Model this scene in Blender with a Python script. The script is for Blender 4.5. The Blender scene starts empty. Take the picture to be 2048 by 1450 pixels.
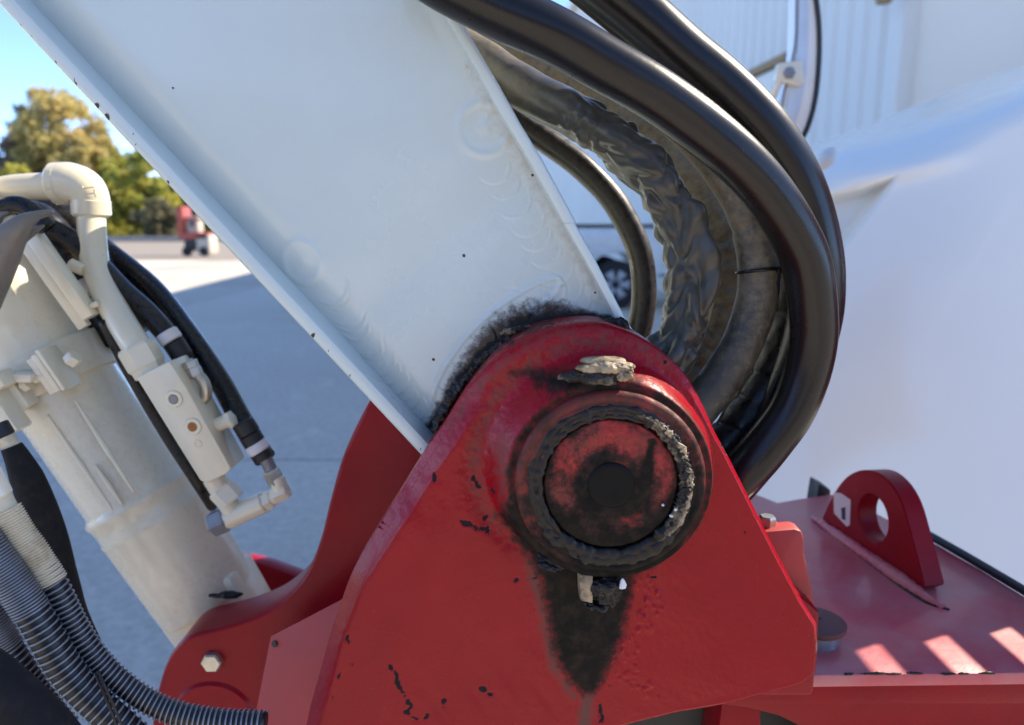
import bpy, math, random
import numpy as np
from mathutils import Vector, Matrix, noise
random.seed(7)
rad = math.radians
S = bpy.context.scene
C = S.collection

# ------------------------------------------------------------------ camera
CAM_Z, PITCH, F = 1.3, rad(10.5), 1479.0           # photograph: 2048 x 1450 px, 26 mm equivalent
cam_d = bpy.data.cameras.new('camera')
cam = bpy.data.objects.new('camera', cam_d); C.objects.link(cam)
cam.location = (0, 0, CAM_Z); cam.rotation_euler = (rad(90) - PITCH, 0, 0)
cam_d.sensor_width = 36; cam_d.lens = 36 * F / 2048
cam_d.clip_start = 0.02; cam_d.clip_end = 2000
cam_d.dof.use_dof = True; cam_d.dof.focus_distance = 0.655; cam_d.dof.aperture_fstop = 4.8
S.camera = cam
# ------------------------------------------------------------------ world, sun, exposure
SUN = Vector((1.0, 0.45, 0.90)).normalized()
w = bpy.data.worlds.new('World'); S.world = w; w.use_nodes = True
nt = w.node_tree; bg = nt.nodes['Background']
sky = nt.nodes.new('ShaderNodeTexSky'); sky.sky_type = 'NISHITA'; sky.sun_disc = False
sky.sun_elevation = math.asin(SUN.z); sky.sun_rotation = math.atan2(SUN.x, SUN.y)
sky.air_density = 0.34; sky.dust_density = 0.0; sky.ozone_density = 2.5
nt.links.new(sky.outputs[0], bg.inputs[0]); bg.inputs[1].default_value = 0.15
sl = bpy.data.lights.new('sun', 'SUN'); sl.energy = 2.4; sl.angle = rad(0.53); sl.color = (1.0, 0.88, 0.70)
so = bpy.data.objects.new('sun', sl); C.objects.link(so)
so.rotation_euler = SUN.to_track_quat('Z', 'Y').to_euler(); so.location = (20, 16, 20)
S.view_settings.view_transform = 'Standard'; S.view_settings.look = 'None'
S.view_settings.exposure = 2.05; S.view_settings.gamma = 1; S.view_settings.use_curve_mapping = False
S.render.engine = 'CYCLES'

# ------------------------------------------------------------------ sight lines of the photograph -> points on real planes
RT = np.array([1, 0, 0.]); UP = np.array([0, math.sin(PITCH), math.cos(PITCH)]); FW = np.array([0, math.cos(PITCH), -math.sin(PITCH)])
CP = np.array([0, 0, CAM_Z])
def ray(px, py): return RT * (px - 1024) / F + UP * (725 - py) / F + FW
def Q(px, py, Y):                       # on the upright plane y = Y
    d = ray(px, py); return CP + d * (Y / d[1])
def QZ(px, py, z):                      # on the level plane z
    d = ray(px, py); return CP + d * ((z - CAM_Z) / d[2])
def QP(px, py, p0, n):                  # on any plane
    d = ray(px, py); return CP + d * (np.dot(np.array(p0) - CP, n) / np.dot(d, n))
def mm(px, Y): return px * Y * 1.04 / F  # pixel length -> metres near the plane y = Y

# ------------------------------------------------------------------ materials
M = {}
def nodes(name):
    m = bpy.data.materials.new(name); m.use_nodes = True
    t = m.node_tree; b = t.nodes['Principled BSDF']; M[name] = m
    return m, t, b
def N(t, typ, **kw):
    n = t.nodes.new(typ)
    for k, v in kw.items():
        if k[0] == 'i' and k[1:].isdigit(): n.inputs[int(k[1:])].default_value = v
        else: setattr(n, k, v)
    return n
def noise_n(t, scale, detail=6, rough=.6, coord=None, dist=0):
    n = t.nodes.new('ShaderNodeTexNoise'); n.inputs['Scale'].default_value = scale; n.inputs['Detail'].default_value = detail
    n.inputs['Roughness'].default_value = rough; n.inputs['Distortion'].default_value = dist
    if coord is not None: t.links.new(coord, n.inputs['Vector'])
    return n
def ramp(t, src, a, b, ca=(0, 0, 0, 1), cb=(1, 1, 1, 1)):
    r = t.nodes.new('ShaderNodeValToRGB'); r.color_ramp.elements[0].position = a; r.color_ramp.elements[1].position = b
    r.color_ramp.elements[0].color = ca; r.color_ramp.elements[1].color = cb
    t.links.new(src, r.inputs[0]); return r.outputs[0]
def mix(t, fac, a, b, blend='MIX'):
    x = t.nodes.new('ShaderNodeMix'); x.data_type = 'RGBA'; x.blend_type = blend
    for s, v in ((x.inputs[0], fac), (x.inputs[6], a), (x.inputs[7], b)):
        if hasattr(v, 'links'): t.links.new(v, s)
        elif isinstance(v, (int, float)): s.default_value = v
        else: s.default_value = (*v[:3], 1)
    return x.outputs[2]
def mth(t, op, a, b=None):
    x = t.nodes.new('ShaderNodeMath'); x.operation = op
    for i, v in enumerate((a, b)):
        if v is None: continue
        if hasattr(v, 'links'): t.links.new(v, x.inputs[i])
        else: x.inputs[i].default_value = v
    return x.outputs[0]
def surface(name, col, rough=.4, col2=None, cs=8, cr=(.35, .75), metal=0, coat=0, spec=.5,
            grime=None, dust=None, chip=None, speck=None, bump=((300, .0002),), rvar=.1, stretch=None):
    """paint, rubber, steel ... : base colour with soft variation, optional stains held in mesh attributes, bump relief"""
    m, t, b = nodes(name)
    tc = t.nodes.new('ShaderNodeTexCoord').outputs['Object']
    if stretch:
        mp = t.nodes.new('ShaderNodeMapping'); mp.inputs['Scale'].default_value = stretch; t.links.new(tc, mp.inputs[0]); cc = mp.outputs[0]
    else: cc = tc
    c = None
    n1 = noise_n(t, cs, 7, .62, cc)
    c = mix(t, ramp(t, n1.outputs[0], *cr), col, col2 if col2 else [v * .85 for v in col])
    rsock = mth(t, 'ADD', mth(t, 'MULTIPLY', n1.outputs[0], rvar), rough - rvar / 2)
    nf = noise_n(t, 130, 8, .7, tc)
    if speck:
        sc, thr, colr = speck
        sp = noise_n(t, sc, 3, .5, tc)
        c = mix(t, ramp(t, sp.outputs[0], thr, thr + .02), c, colr)
    sp_s = [spec]
    def stain(c, rsock, attr, colr, k, w, rgh):
        a = t.nodes.new('ShaderNodeAttribute'); a.attribute_name = attr
        s = mth(t, 'ADD', a.outputs['Fac'], mth(t, 'MULTIPLY', mth(t, 'SUBTRACT', nf.outputs[0], .5), k))
        f = ramp(t, s, .5 - w, .5 + w)
        c = mix(t, f, c, colr)
        r = t.nodes.new('ShaderNodeMix'); t.links.new(f, r.inputs[0]); t.links.new(rsock, r.inputs[2]); r.inputs[3].default_value = rgh
        r2 = t.nodes.new('ShaderNodeMix'); t.links.new(f, r2.inputs[0]); r2.inputs[3].default_value = .12
        if hasattr(sp_s[0], 'links'): t.links.new(sp_s[0], r2.inputs[2])
        else: r2.inputs[2].default_value = sp_s[0]
        sp_s[0] = r2.outputs[0]
        return c, r.outputs[0]
    if dust: c, rsock = stain(c, rsock, 'dust', dust, 1.2, .32, .75)
    if grime: c, rsock = stain(c, rsock, 'grime', tuple(v_ * 5 + .01 for v_ in grime[:1]) + tuple(v_ * 4 for v_ in grime[1:]), 1.3, .20, .7); n9 = noise_n(t, 75, 6, .65, tc); c, rsock = stain(c, rsock, 'grime', mix(t, ramp(t, n9.outputs[0], .45, .72), grime, (.032, .021, .014)), 1.1, .30, .55)
    if chip: c, rsock = stain(c, rsock, 'chip', chip, .5, .07, .8)
    t.links.new(c, b.inputs['Base Color']); t.links.new(rsock, b.inputs['Roughness'])
    b.inputs['Metallic'].default_value = metal; pass
    if hasattr(sp_s[0], 'links'): t.links.new(sp_s[0], b.inputs['Specular IOR Level'])
    else: b.inputs['Specular IOR Level'].default_value = spec
    b.inputs['Coat Weight'].default_value = coat; b.inputs['Coat Roughness'].default_value = .12
    prev = None
    for sc, dist in bump:
        bn = noise_n(t, sc, 5, .6, tc); bp = t.nodes.new('ShaderNodeBump'); bp.inputs['Distance'].default_value = dist; bp.inputs['Strength'].default_value = 1
        t.links.new(bn.outputs[0], bp.inputs['Height'])
        if prev: t.links.new(prev, bp.inputs['Normal'])
        prev = bp.outputs[0]
    if prev: t.links.new(prev, b.inputs['Normal'])
    return m
BLK = (.007, .006, .005)
surface('red_paint', (.31, .0013, .008), .27, (.265, .0013, .007), 9, grime=BLK, dust=(.10, .075, .055), chip=(.02, .016, .018), coat=.0, spec=.26, bump=((45, .0010), (260, .00022)), rvar=.14, speck=(420, .75, (.07, .01, .01)))
surface('red_plain', (.28, .003, .009), .34, (.22, .0025, .008), 12, grime=BLK, dust=(.12, .05, .06), chip=BLK, spec=.22, bump=((60, .0006), (300, .00015)), rvar=.15)
surface('red_deck', (.55, .05, .07), .46, (.50, .19, .18), 9, cr=(.35, .7), grime=BLK, dust=(.20, .13, .13), chip=(.03, .015, .03), coat=.3, bump=((50, .0007), (420, .0001)), rvar=.3, speck=(300, .74, (.10, .03, .03)))
surface('faded_red', (.36, .03, .024), .55, (.44, .035, .03), 10, grime=BLK, dust=(.12, .06, .05), chip=BLK, bump=((250, .0001),))
surface('pin_red', (.36, .010, .010), .42, (.17, .012, .010), 45, cr=(.4, .62), grime=BLK, dust=(.085, .035, .022), chip=BLK, bump=((110, .0006), (500, .0003)), speck=(300, .66, (.03, .012, .01)))
surface('white_boom', (.60, .675, .64), .26, (.55, .62, .59), 5, cr=(.3, .8), grime=(.03, .028, .026), dust=(.46, .41, .33), chip=(.05, .035, .02), coat=.45, bump=((30, .0007), (200, .0001)), rvar=.12, speck=(160, .80, (.22, .20, .17)))
surface('cream_paint', (.80, .725, .54), .22, (.76, .68, .50), 14, cr=(.35, .8), grime=(.05, .035, .02), dust=(.62, .51, .33), chip=(.25, .09, .02), coat=.35, bump=((70, .0003), (300, .0001)), speck=(120, .78, (.25, .18, .11)))
surface('white_truck', (.90, .87, .77), .22, (.88, .85, .75), 1.2, coat=.6, bump=(), rvar=.02)
surface('grease', (.008, .006, .005), .40, (.026, .019, .013), 90, cr=(.48, .75), bump=((200, .0003), (1200, .00012)), rvar=.3, spec=.35)
surface('tan_grease', (.42, .31, .18), .5, (.07, .05, .03), 70, cr=(.45, .68), bump=((300, .0006), (1200, .0002)))  # pale tan puts the sunlit tone of the dark grease into the colour
surface('dry_grease', (.016, .012, .009), .6, (.20, .15, .09), 75, cr=(.50, .62), bump=((420, .001), (1300, .0004)))  # dried grease; tan flecks also put its lit flakes into the colour
surface('boss_red', (.24, .008, .008), .40, (.10, .016, .012), 60, cr=(.4, .62), grime=BLK, dust=(.075, .035, .022), bump=((110, .0006), (500, .0003)), speck=(300, .64, (.02, .012, .01)))
surface('plug', (.004, .004, .004), .55, (.009, .008, .006), 70, spec=.15, bump=((700, .00015),))
surface('rubber', (.007, .006, .006), .27, (.010, .008, .007), 12, cr=(.3, .8), bump=((40, .0002), (900, .00004)), rvar=.06, speck=(330, .77, (.10, .08, .06)), spec=.4, dust=(.085, .07, .05))
surface('matt_black', (.012, .011, .011), .8, (.03, .024, .02), 40, cr=(.5, .8), spec=.25, dust=(.05, .04, .03), bump=((900, .0002),))
surface('sleeve', (.045, .041, .032), .42, (.13, .108, .070), 26, cr=(.42, .72), bump=((140, .0007), (900, .0002)), dust=(.28, .225, .14), rvar=.2, speck=(260, .70, (.2, .16, .1)))
surface('sleeve_shiny', (.058, .054, .043), .30, (.115, .10, .072), 24, cr=(.45, .75), bump=((160, .0002), (700, .0001)), dust=(.22, .175, .11), rvar=.15)
surface('grey_rubber', (.16, .145, .125), .36, (.22, .19, .155), 40, bump=((150, .0003), (600, .0001)), speck=(240, .72, (.3, .2, .12)))
surface('steel_grey', (.22, .23, .25), .42, (.30, .30, .31), 60, cr=(.4, .7), metal=.35, bump=((600, .0001),))
surface('zinc', (.55, .53, .46), .32, (.35, .31, .22), 60, metal=.8, bump=((300, .0002),))
surface('cream_sleeve', (.72, .60, .40), .6, (.36, .20, .07), 22, cr=(.5, .72), bump=((900, .0002),))
surface('rust', (.16, .055, .04), .65, (.10, .05, .05), 60, bump=((300, .0004),))
surface('orange_rust', (.42, .17, .04), .7, (.3, .1, .02), 200, bump=((600, .0003),))
surface('black_plastic', (.012, .012, .013), .45, bump=((400, .0001),))
surface('white_band', (.75, .72, .72), .5, bump=((400, .0001),))
surface('yellow', (.62, .44, .02), .5, bump=((20, .001),))
surface('tyre', (.02, .02, .021), .75, bump=((20, .002),))
surface('silver', (.45, .47, .5), .35, metal=.5, bump=((5, .0005),))
surface('pickup_paint', (.80, .80, .78), .3, coat=.5, bump=((3, .0005),))
surface('car_glass', (.03, .05, .08), .08, bump=((3, .0002),))
surface('mirror_glass', (.62, .72, .80), .3, metal=.0, bump=((3, .0002),))
surface('siding', (.74, .72, .66), .5, (.68, .66, .61), .5, bump=((8, .001),), stretch=(1, 1, .15))
surface('stucco', (.84, .80, .71), .7, (.79, .76, .68), .6, bump=((8, .002),))
surface('brown_trim', (.33, .22, .10), .6, bump=((8, .002),))
surface('machine_red', (.42, .08, .05), .5, bump=((8, .002),))
surface('pale_block', (.55, .50, .42), .8, bump=((8, .004),))
surface('kerb', (.33, .30, .27), .85, bump=((10, .005),))
surface('bark', (.10, .075, .05), .9, bump=((10, .02),))
def concrete(name, a, b_):
    m, t, b = nodes(name)
    tc = t.nodes.new('ShaderNodeTexCoord').outputs['Object']
    n1 = noise_n(t, .6, 8, .65, tc); n2 = noise_n(t, 22, 8, .75, tc); n3 = noise_n(t, 3.1, 6, .7, tc, 1)
    c = mix(t, ramp(t, n1.outputs[0], .35, .7), a, b_)
    c = mix(t, ramp(t, n2.outputs[0], .38, .7), c, [v * .62 for v in a])
    c = mix(t, ramp(t, n3.outputs[0], .55, .72), c, [v * 1.12 for v in b_])
    t.links.new(c, b.inputs['Base Color']); b.inputs['Roughness'].default_value = .85
    bp = t.nodes.new('ShaderNodeBump'); bp.inputs['Distance'].default_value = .006; t.links.new(n2.outputs[0], bp.inputs['Height']); t.links.new(bp.outputs[0], b.inputs['Normal'])
concrete('concrete', (.66, .59, .48), (.58, .52, .43))
concrete('old_concrete', (.34, .29, .23), (.29, .25, .20))
def leaf(name, a, b_):
    m, t, b = nodes(name)
    tc = t.nodes.new('ShaderNodeTexCoord').outputs['Object']; n1 = noise_n(t, .55, 4, .6, tc); n2 = noise_n(t, 3, 3, .6, tc)
    c = mix(t, ramp(t, n1.outputs[0], .4, .6), a, b_); c = mix(t, ramp(t, n2.outputs[0], .4, .7), c, [v * .5 for v in a])
    t.links.new(c, b.inputs['Base Color']); b.inputs['Roughness'].default_value = .7
    tr = t.nodes.new('ShaderNodeBsdfTranslucent'); t.links.new(c, tr.inputs[0])
    ms = t.nodes.new('ShaderNodeMixShader'); ms.inputs[0].default_value = .5
    t.links.new(b.outputs[0], ms.inputs[1]); t.links.new(tr.outputs[0], ms.inputs[2]); t.links.new(ms.outputs[0], t.nodes['Material Output'].inputs[0])
leaf('leaf_brown', (.34, .26, .18), (.25, .20, .14)); leaf('leaf_gold', (.74, .58, .22), (.64, .55, .20)); leaf('leaf_green', (.46, .44, .12), (.56, .50, .14)); leaf('leaf_dark', (.20, .20, .10), (.34, .28, .16)); leaf('leaf_yellow', (.60, .54, .10), (.42, .44, .09))

# ------------------------------------------------------------------ objects
def link(name, me, parent=None, mats=(), smooth=True, angle=None):
    if not me.materials:
        for m in mats: me.materials.append(M[m])
    if smooth:
        me.shade_smooth()
        if angle: me.set_sharp_from_angle(angle=rad(angle))
    o = bpy.data.objects.new(name, me); C.objects.link(o)
    if parent is not None:
        o.parent = parent
        p = Vector((0, 0, 0)); q = parent
        while q: p += q.location; q = q.parent
        o.location = -p
    return o
def mesh(name, v, f, attrs=None):
    me = bpy.data.meshes.new(name); me.from_pydata([tuple(map(float, a)) for a in v], [], f); me.update()
    for k, a in (attrs or {}).items():
        at = me.attributes.new(k, 'FLOAT', 'POINT'); at.data.foreach_set('value', np.asarray(a, dtype=np.float32))
    return me
def tag(o, label=None, cat=None, group=None, kind=None):
    if label: o['label'] = label
    if cat: o['category'] = cat
    if group: o['group'] = group
    if kind: o['kind'] = kind
    return o
def thing(name, loc, label, cat, group=None):
    o = bpy.data.objects.new(name, None); C.objects.link(o); o.location = tuple(map(float, loc)); o.empty_display_size = .1
    return tag(o, label, cat, group)
def fix_normals(me):
    import bmesh
    bm = bmesh.new(); bm.from_mesh(me); bmesh.ops.recalc_face_normals(bm, faces=bm.faces); bm.to_mesh(me); bm.free()
def spline(pts, n):                                   # centripetal-ish Catmull-Rom through 3-D points, n samples, even arc length
    P = np.array([pts[0] * 2 - pts[1]] + list(pts) + [pts[-1] * 2 - pts[-2]]) if len(pts) > 1 else None
    out = []
    for i in range(1, len(P) - 2):
        for s in np.linspace(0, 1, 24, endpoint=False):
            a, b, c, d = P[i - 1], P[i], P[i + 1], P[i + 2]
            out.append(.5 * ((2 * b) + (c - a) * s + (2 * a - 5 * b + 4 * c - d) * s * s + (3 * b - a - 3 * c + d) * s ** 3))
    out.append(P[-2]); out = np.array(out)
    L = np.concatenate([[0], np.cumsum(np.linalg.norm(np.diff(out, axis=0), axis=1))])
    t = np.linspace(0, L[-1], n)
    return np.stack([np.interp(t, L, out[:, k]) for k in range(3)], 1), t
def frames(p):
    T = np.gradient(p, axis=0); T /= np.linalg.norm(T, axis=1)[:, None]
    u = np.cross(T[0], [0, 0, 1.]);
    if np.linalg.norm(u) < 1e-3: u = np.cross(T[0], [1, 0, 0.])
    u /= np.linalg.norm(u); U = []
    for k in range(len(p)):
        u = u - T[k] * np.dot(u, T[k]); u /= np.linalg.norm(u); U.append(u)
    U = np.array(U); return T, U, np.cross(T, U)
def tube_mesh(name, pts, r, n=80, m=20, disp=None, caps=True, hollow=False, attrs=None):
    p, t = spline([np.array(q, float) for q in pts], n); T, U, V = frames(p)
    rr = np.full(n, r) if np.isscalar(r) else np.interp(np.linspace(0, 1, n), np.linspace(0, 1, len(r)), r)
    v = []; at = {k: [] for k in (attrs or {})}
    for i in range(n):
        for j in range(m):
            a = 2 * math.pi * j / m; ca, sa = math.cos(a), math.sin(a)
            d = U[i] * ca + V[i] * sa
            R = rr[i] + (disp(t[i], t[-1], ca, sa, d) if disp else 0)
            q = p[i] + d * R; v.append(q)
            for k in at: at[k].append(attrs[k](t[i] / t[-1], d, q))
    f = [(i * m + j, i * m + (j + 1) % m, (i + 1) * m + (j + 1) % m, (i + 1) * m + j) for i in range(n - 1) for j in range(m)]
    if caps:
        f.append(tuple(range(m - 1, -1, -1))); f.append(tuple((n - 1) * m + j for j in range(m)))
    return mesh(name, v, f, at)
def tube(name, pts, r, mat_, parent=None, n=80, m=20, **kw):
    return link(name, tube_mesh(name, pts, r, n, m, **kw), parent, [mat_])
def axes(a):
    a = np.array(a, float); a /= np.linalg.norm(a); u = np.cross(a, [0, 0, 1.]) if abs(a[2]) < .95 else np.cross(a, [1., 0, 0])
    u /= np.linalg.norm(u); return a, u, np.cross(a, u)
def lathe(name, c, a, prof, mat_, parent=None, n=48, disp=None, phase=0, angle=38, attrs=None):
    """prof: list of (radius, distance along axis); closed at both ends"""
    c = np.array(c, float); a, u, w_ = axes(a); v = []; at = {k: [] for k in (attrs or {})}
    for (r, h) in prof:
        for j in range(n):
            th = 2 * math.pi * j / n + phase; d = u * math.cos(th) + w_ * math.sin(th)
            q = c + a * h + d * r
            if disp: q = q + disp(r, h, th, d, a)
            v.append(q)
            for k in at: at[k].append(attrs[k](r, th, q))
    f = [(i * n + j, i * n + (j + 1) % n, (i + 1) * n + (j + 1) % n, (i + 1) * n + j) for i in range(len(prof) - 1) for j in range(n)]
    f.append(tuple(range(n - 1, -1, -1))); f.append(tuple((len(prof) - 1) * n + j for j in range(n)))
    me = mesh(name, v, f, at); fix_normals(me)
    return link(name, me, parent, [mat_], angle=angle)
def cyl(name, a, b, r, mat_, parent=None, n=32, bev=.12):
    a = np.array(a, float); b = np.array(b, float); L = np.linalg.norm(b - a); e = min(r * bev, L * .3)
    return lathe(name, a, b - a, [(r - e, 0), (r, e), (r, L - e), (r - e, L)], mat_, parent, n)
def hexbolt(name, c, a, r, h, mat_, parent=None):
    return lathe(name, c, a, [(r, 0), (r, h * .8), (r * .86, h)], mat_, parent, 6, angle=20)
def prism(name, front, back_vec, mat_, parent=None, bevel=.002, seg=2, attrs=None):
    """polygon (3-D points) carried along back_vec, edges bevelled"""
    k = len(front); fr = [np.array(p, float) for p in front]; v = fr + [p + np.array(back_vec, float) for p in fr]
    f = [tuple(range(k)), tuple(range(2 * k - 1, k - 1, -1))] + [(i, i + k, (i + 1) % k + k, (i + 1) % k) for i in range(k)]
    me = mesh(name, v, f); fix_normals(me)
    if bevel:
        import bmesh
        bm = bmesh.new(); bm.from_mesh(me)
        bmesh.ops.bevel(bm, geom=[e for e in bm.edges if e.calc_face_angle(0) > rad(25)], offset=bevel, segments=seg, profile=.5, affect='EDGES', clamp_overlap=True)
        bm.to_mesh(me); bm.free()
    o = link(name, me, parent, [mat_], angle=30)
    return o
def box(name, c, ax, size, mat_, parent=None, bevel=.002):
    c = np.array(c, float); a, b, n_ = [np.array(q, float) for q in ax]; x, y, z = [s / 2 for s in size]
    fr = [c + a * sx * x + b * sy * y - n_ * z for sx, sy in ((-1, -1), (1, -1), (1, 1), (-1, 1))]
    return prism(name, fr, n_ * 2 * z, mat_, parent, bevel)
X3 = (np.array([1., 0, 0]), np.array([0, 1., 0]), np.array([0, 0, 1.]))
def nz(x, y, z=0): return noise.noise(Vector((x, y, z)))
def fbm(x, y, z=0, o=4): return noise.fractal(Vector((x, y, z)), 1.0, 2.0, o)
def seg_dist(X, Z, poly, closed=True):
    P = np.array(poly); Qn = np.roll(P, -1, 0) if closed else P[1:]; P = P if closed else P[:-1]
    best = np.full(X.shape, 1e9); idx = np.zeros(X.shape)
    for i in range(len(P)):
        d = Qn[i] - P[i]; L2 = max(d.dot(d), 1e-12)
        t = np.clip(((X - P[i][0]) * d[0] + (Z - P[i][1]) * d[1]) / L2, 0, 1)
        dd = np.hypot(X - P[i][0] - t * d[0], Z - P[i][1] - t * d[1]); m_ = dd < best; best[m_] = dd[m_]; idx[m_] = (i + t)[m_] if np.ndim(t) else i
    return best, idx
def inside(X, Z, poly):
    P = np.array(poly); r = np.zeros(X.shape, bool)
    for i in range(len(P)):
        a, b = P[i], P[(i + 1) % len(P)]
        c = ((a[1] > Z) != (b[1] > Z)) & (X < (b[0] - a[0]) * (Z - a[1]) / ((b[1] - a[1]) if abs(b[1] - a[1]) > 1e-12 else 1e-12) + a[0]); r ^= c
    return r
def sm(x): x = np.clip(x, 0, 1); return x * x * (3 - 2 * x)
def xz(p): return (p[0], p[2])
def curve2(pts, per=10):
    p, _ = spline([np.array([a, b, 0.]) for a, b in pts], per * (len(pts) - 1) + 1); return [(q[0], q[1]) for q in p]

# ================================================================== SETTING
ground = mesh('ground', [(-600, -200, -.03), (600, -200, -.03), (600, 900, -.03), (-600, 900, -.03)], [(0, 1, 2, 3)])
g = link('ground', ground, None, ['old_concrete'], smooth=False); tag(g, kind='structure')
slab0 = None; pav = bpy.data.objects.new('pavement', None); C.objects.link(pav); tag(pav, kind='structure')
for ix in range(-3, 3):
    for iy in range(-1, 5):
        if slab0 is None:
            slab0 = prism('slab', [(0, 0, -.02), (5.972, 0, -.02), (5.972, 5.972, -.02), (0, 5.972, -.02)], (0, 0, .02), 'concrete', pav, bevel=.006)
            s_ = slab0
        else:
            s_ = slab0.copy(); C.objects.link(s_); s_.parent = pav
        s_.location = (ix * 6 + .6, 4.02 + (iy - 1) * 6, 0)
lot = link('parking_lot', mesh('parking_lot', [(-120, 28.1, -.015), (60, 28.1, -.015), (60, 62, -.015), (-120, 62, -.015)], [(0, 1, 2, 3)]), None, ['old_concrete'], smooth=False); tag(lot, kind='structure')
kb = prism('kerb', [(-120, 62.05, -.02), (-8, 62.05, -.02), (-8, 62.5, -.02), (-120, 62.5, -.02)], (0, 0, .42), 'kerb', None, .03); tag(kb, kind='structure')
verge = link('verge', mesh('verge', [(-140, 62.5, .1), (60, 62.5, .1), (60, 140, .2), (-140, 140, .2)], [(0, 1, 2, 3)]), None, ['leaf_dark'], smooth=False); tag(verge, kind='structure')

# ------------------------------------------------------------------ building on the right, its long side runs away to the left
FX, FK, ROOF = 4.5, -.097, 8.0
fd = np.array([FK, 1, 0]) / math.hypot(FK, 1); fn = np.array([-fd[1], fd[0], 0])
def fpt(Y, z=0, out=0): return np.array([FX + FK * Y, Y, z]) + fn * out
bl = thing('warehouse', fpt(7.56), 'long pale metal-sided building running away behind the hoses', 'building')
v = []; fcs = []; s = 0; Y = 7.7; prof = [(0, 0), (.16, 0), (.2, .05), (.28, .05), (.32, 0)]
ys = []
while Y < 41:
    for a, o_ in prof[:-1]: ys.append((Y + a, o_))
    Y += .32
for Y, o_ in ys:
    v += [fpt(Y, -.03, o_), fpt(Y, ROOF, o_)]
fcs = [(2 * i, 2 * i + 2, 2 * i + 3, 2 * i + 1) for i in range(len(ys) - 1)]
sid = link('metal_siding', mesh('metal_siding', v, fcs), bl, ['siding'], smooth=False)
yf = ys[-1][0]
prism('end_wall', [fpt(7.56, -.03), fpt(7.56, -.03) + np.array([14, 0, 0]), fpt(7.56, ROOF) + np.array([14, 0, 0]), fpt(7.56, ROOF)], (FK * .12, .12, 0), 'stucco', bl, .01)
prism('shade_annex_wall', [(5.7, 4.3, -.03), (5.7, 7.60, -.03), (5.7, 7.60, ROOF), (5.7, 4.3, ROOF)], (.2, 0, 0), 'stucco', bl, .01)  # annex added out of view so that it shades the near ground
prism('shade_annex_wall', [(5.9, 4.3, -.03), (6.6, 4.3, -.03), (6.6, 4.3, ROOF), (5.9, 4.3, ROOF)], (0, .2, 0), 'stucco', bl, .01)
prism('shade_annex_wall', [(6.4, 4.505, -.03), (6.4, 7.55, -.03), (6.4, 7.55, ROOF), (6.4, 4.505, ROOF)], (.2, 0, 0), 'stucco', bl, .01)
prism('roof', [(5.65, 4.25, ROOF + .005), (6.65, 4.25, ROOF + .005), (6.65, 7.25, ROOF + .005), (5.65, 7.25, ROOF + .005)], (0, 0, .25), 'stucco', bl, .02)  # roof of the added shading annex
prism('far_wall', [fpt(yf, -.03), fpt(yf, -.03) + np.array([14, 0, 0]), fpt(yf, ROOF) + np.array([14, 0, 0]), fpt(yf, ROOF)], (0, .2, 0), 'siding', bl, .01)
prism('roof', [fpt(7.3, ROOF + .01, .25), fpt(yf + .3, ROOF + .01, .25), fpt(yf + .3, ROOF + .01) + np.array([14.5, 0, 0]), fpt(7.3, ROOF + .01) + np.array([14.5, 0, 0])], (0, 0, .25), 'stucco', bl, .02)
prism('corner_trim', [fpt(7.50, -.03, .06), fpt(7.50, -.03, -.10), fpt(7.72, -.03, -.10), fpt(7.72, -.03, .06)], (0, 0, ROOF), 'siding', bl, .01)
prism('door_header', [fpt(9.72, 3.32, .07), fpt(13.9, 3.32, .07), fpt(13.9, 3.42, .07), fpt(9.72, 3.42, .07)], fn * .10, 'brown_trim', bl, .01)
dr = prism('bay_door', [fpt(9.75, 0, .06), fpt(13.8, 0, .06), fpt(13.8, 3.3, .06), fpt(9.75, 3.3, .06)], fn * .05, 'stucco', bl, .01)
for k in range(5):
    prism('door_panel', [fpt(9.8, .05 + k * .65, .112), fpt(13.75, .05 + k * .65, .112), fpt(13.75, .67 + k * .65, .112), fpt(9.8, .67 + k * .65, .112)], fn * .02, 'stucco', dr, .01)
# the soffit beam seen at the top above the corner
prism('soffit_bracket', [Q(1752, -40, 7.35), Q(1788, -40, 7.35), Q(1785, 4, 7.35), Q(1760, 6, 7.35)], (0, .08, 0), 'brown_trim', bl, .005)

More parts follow.
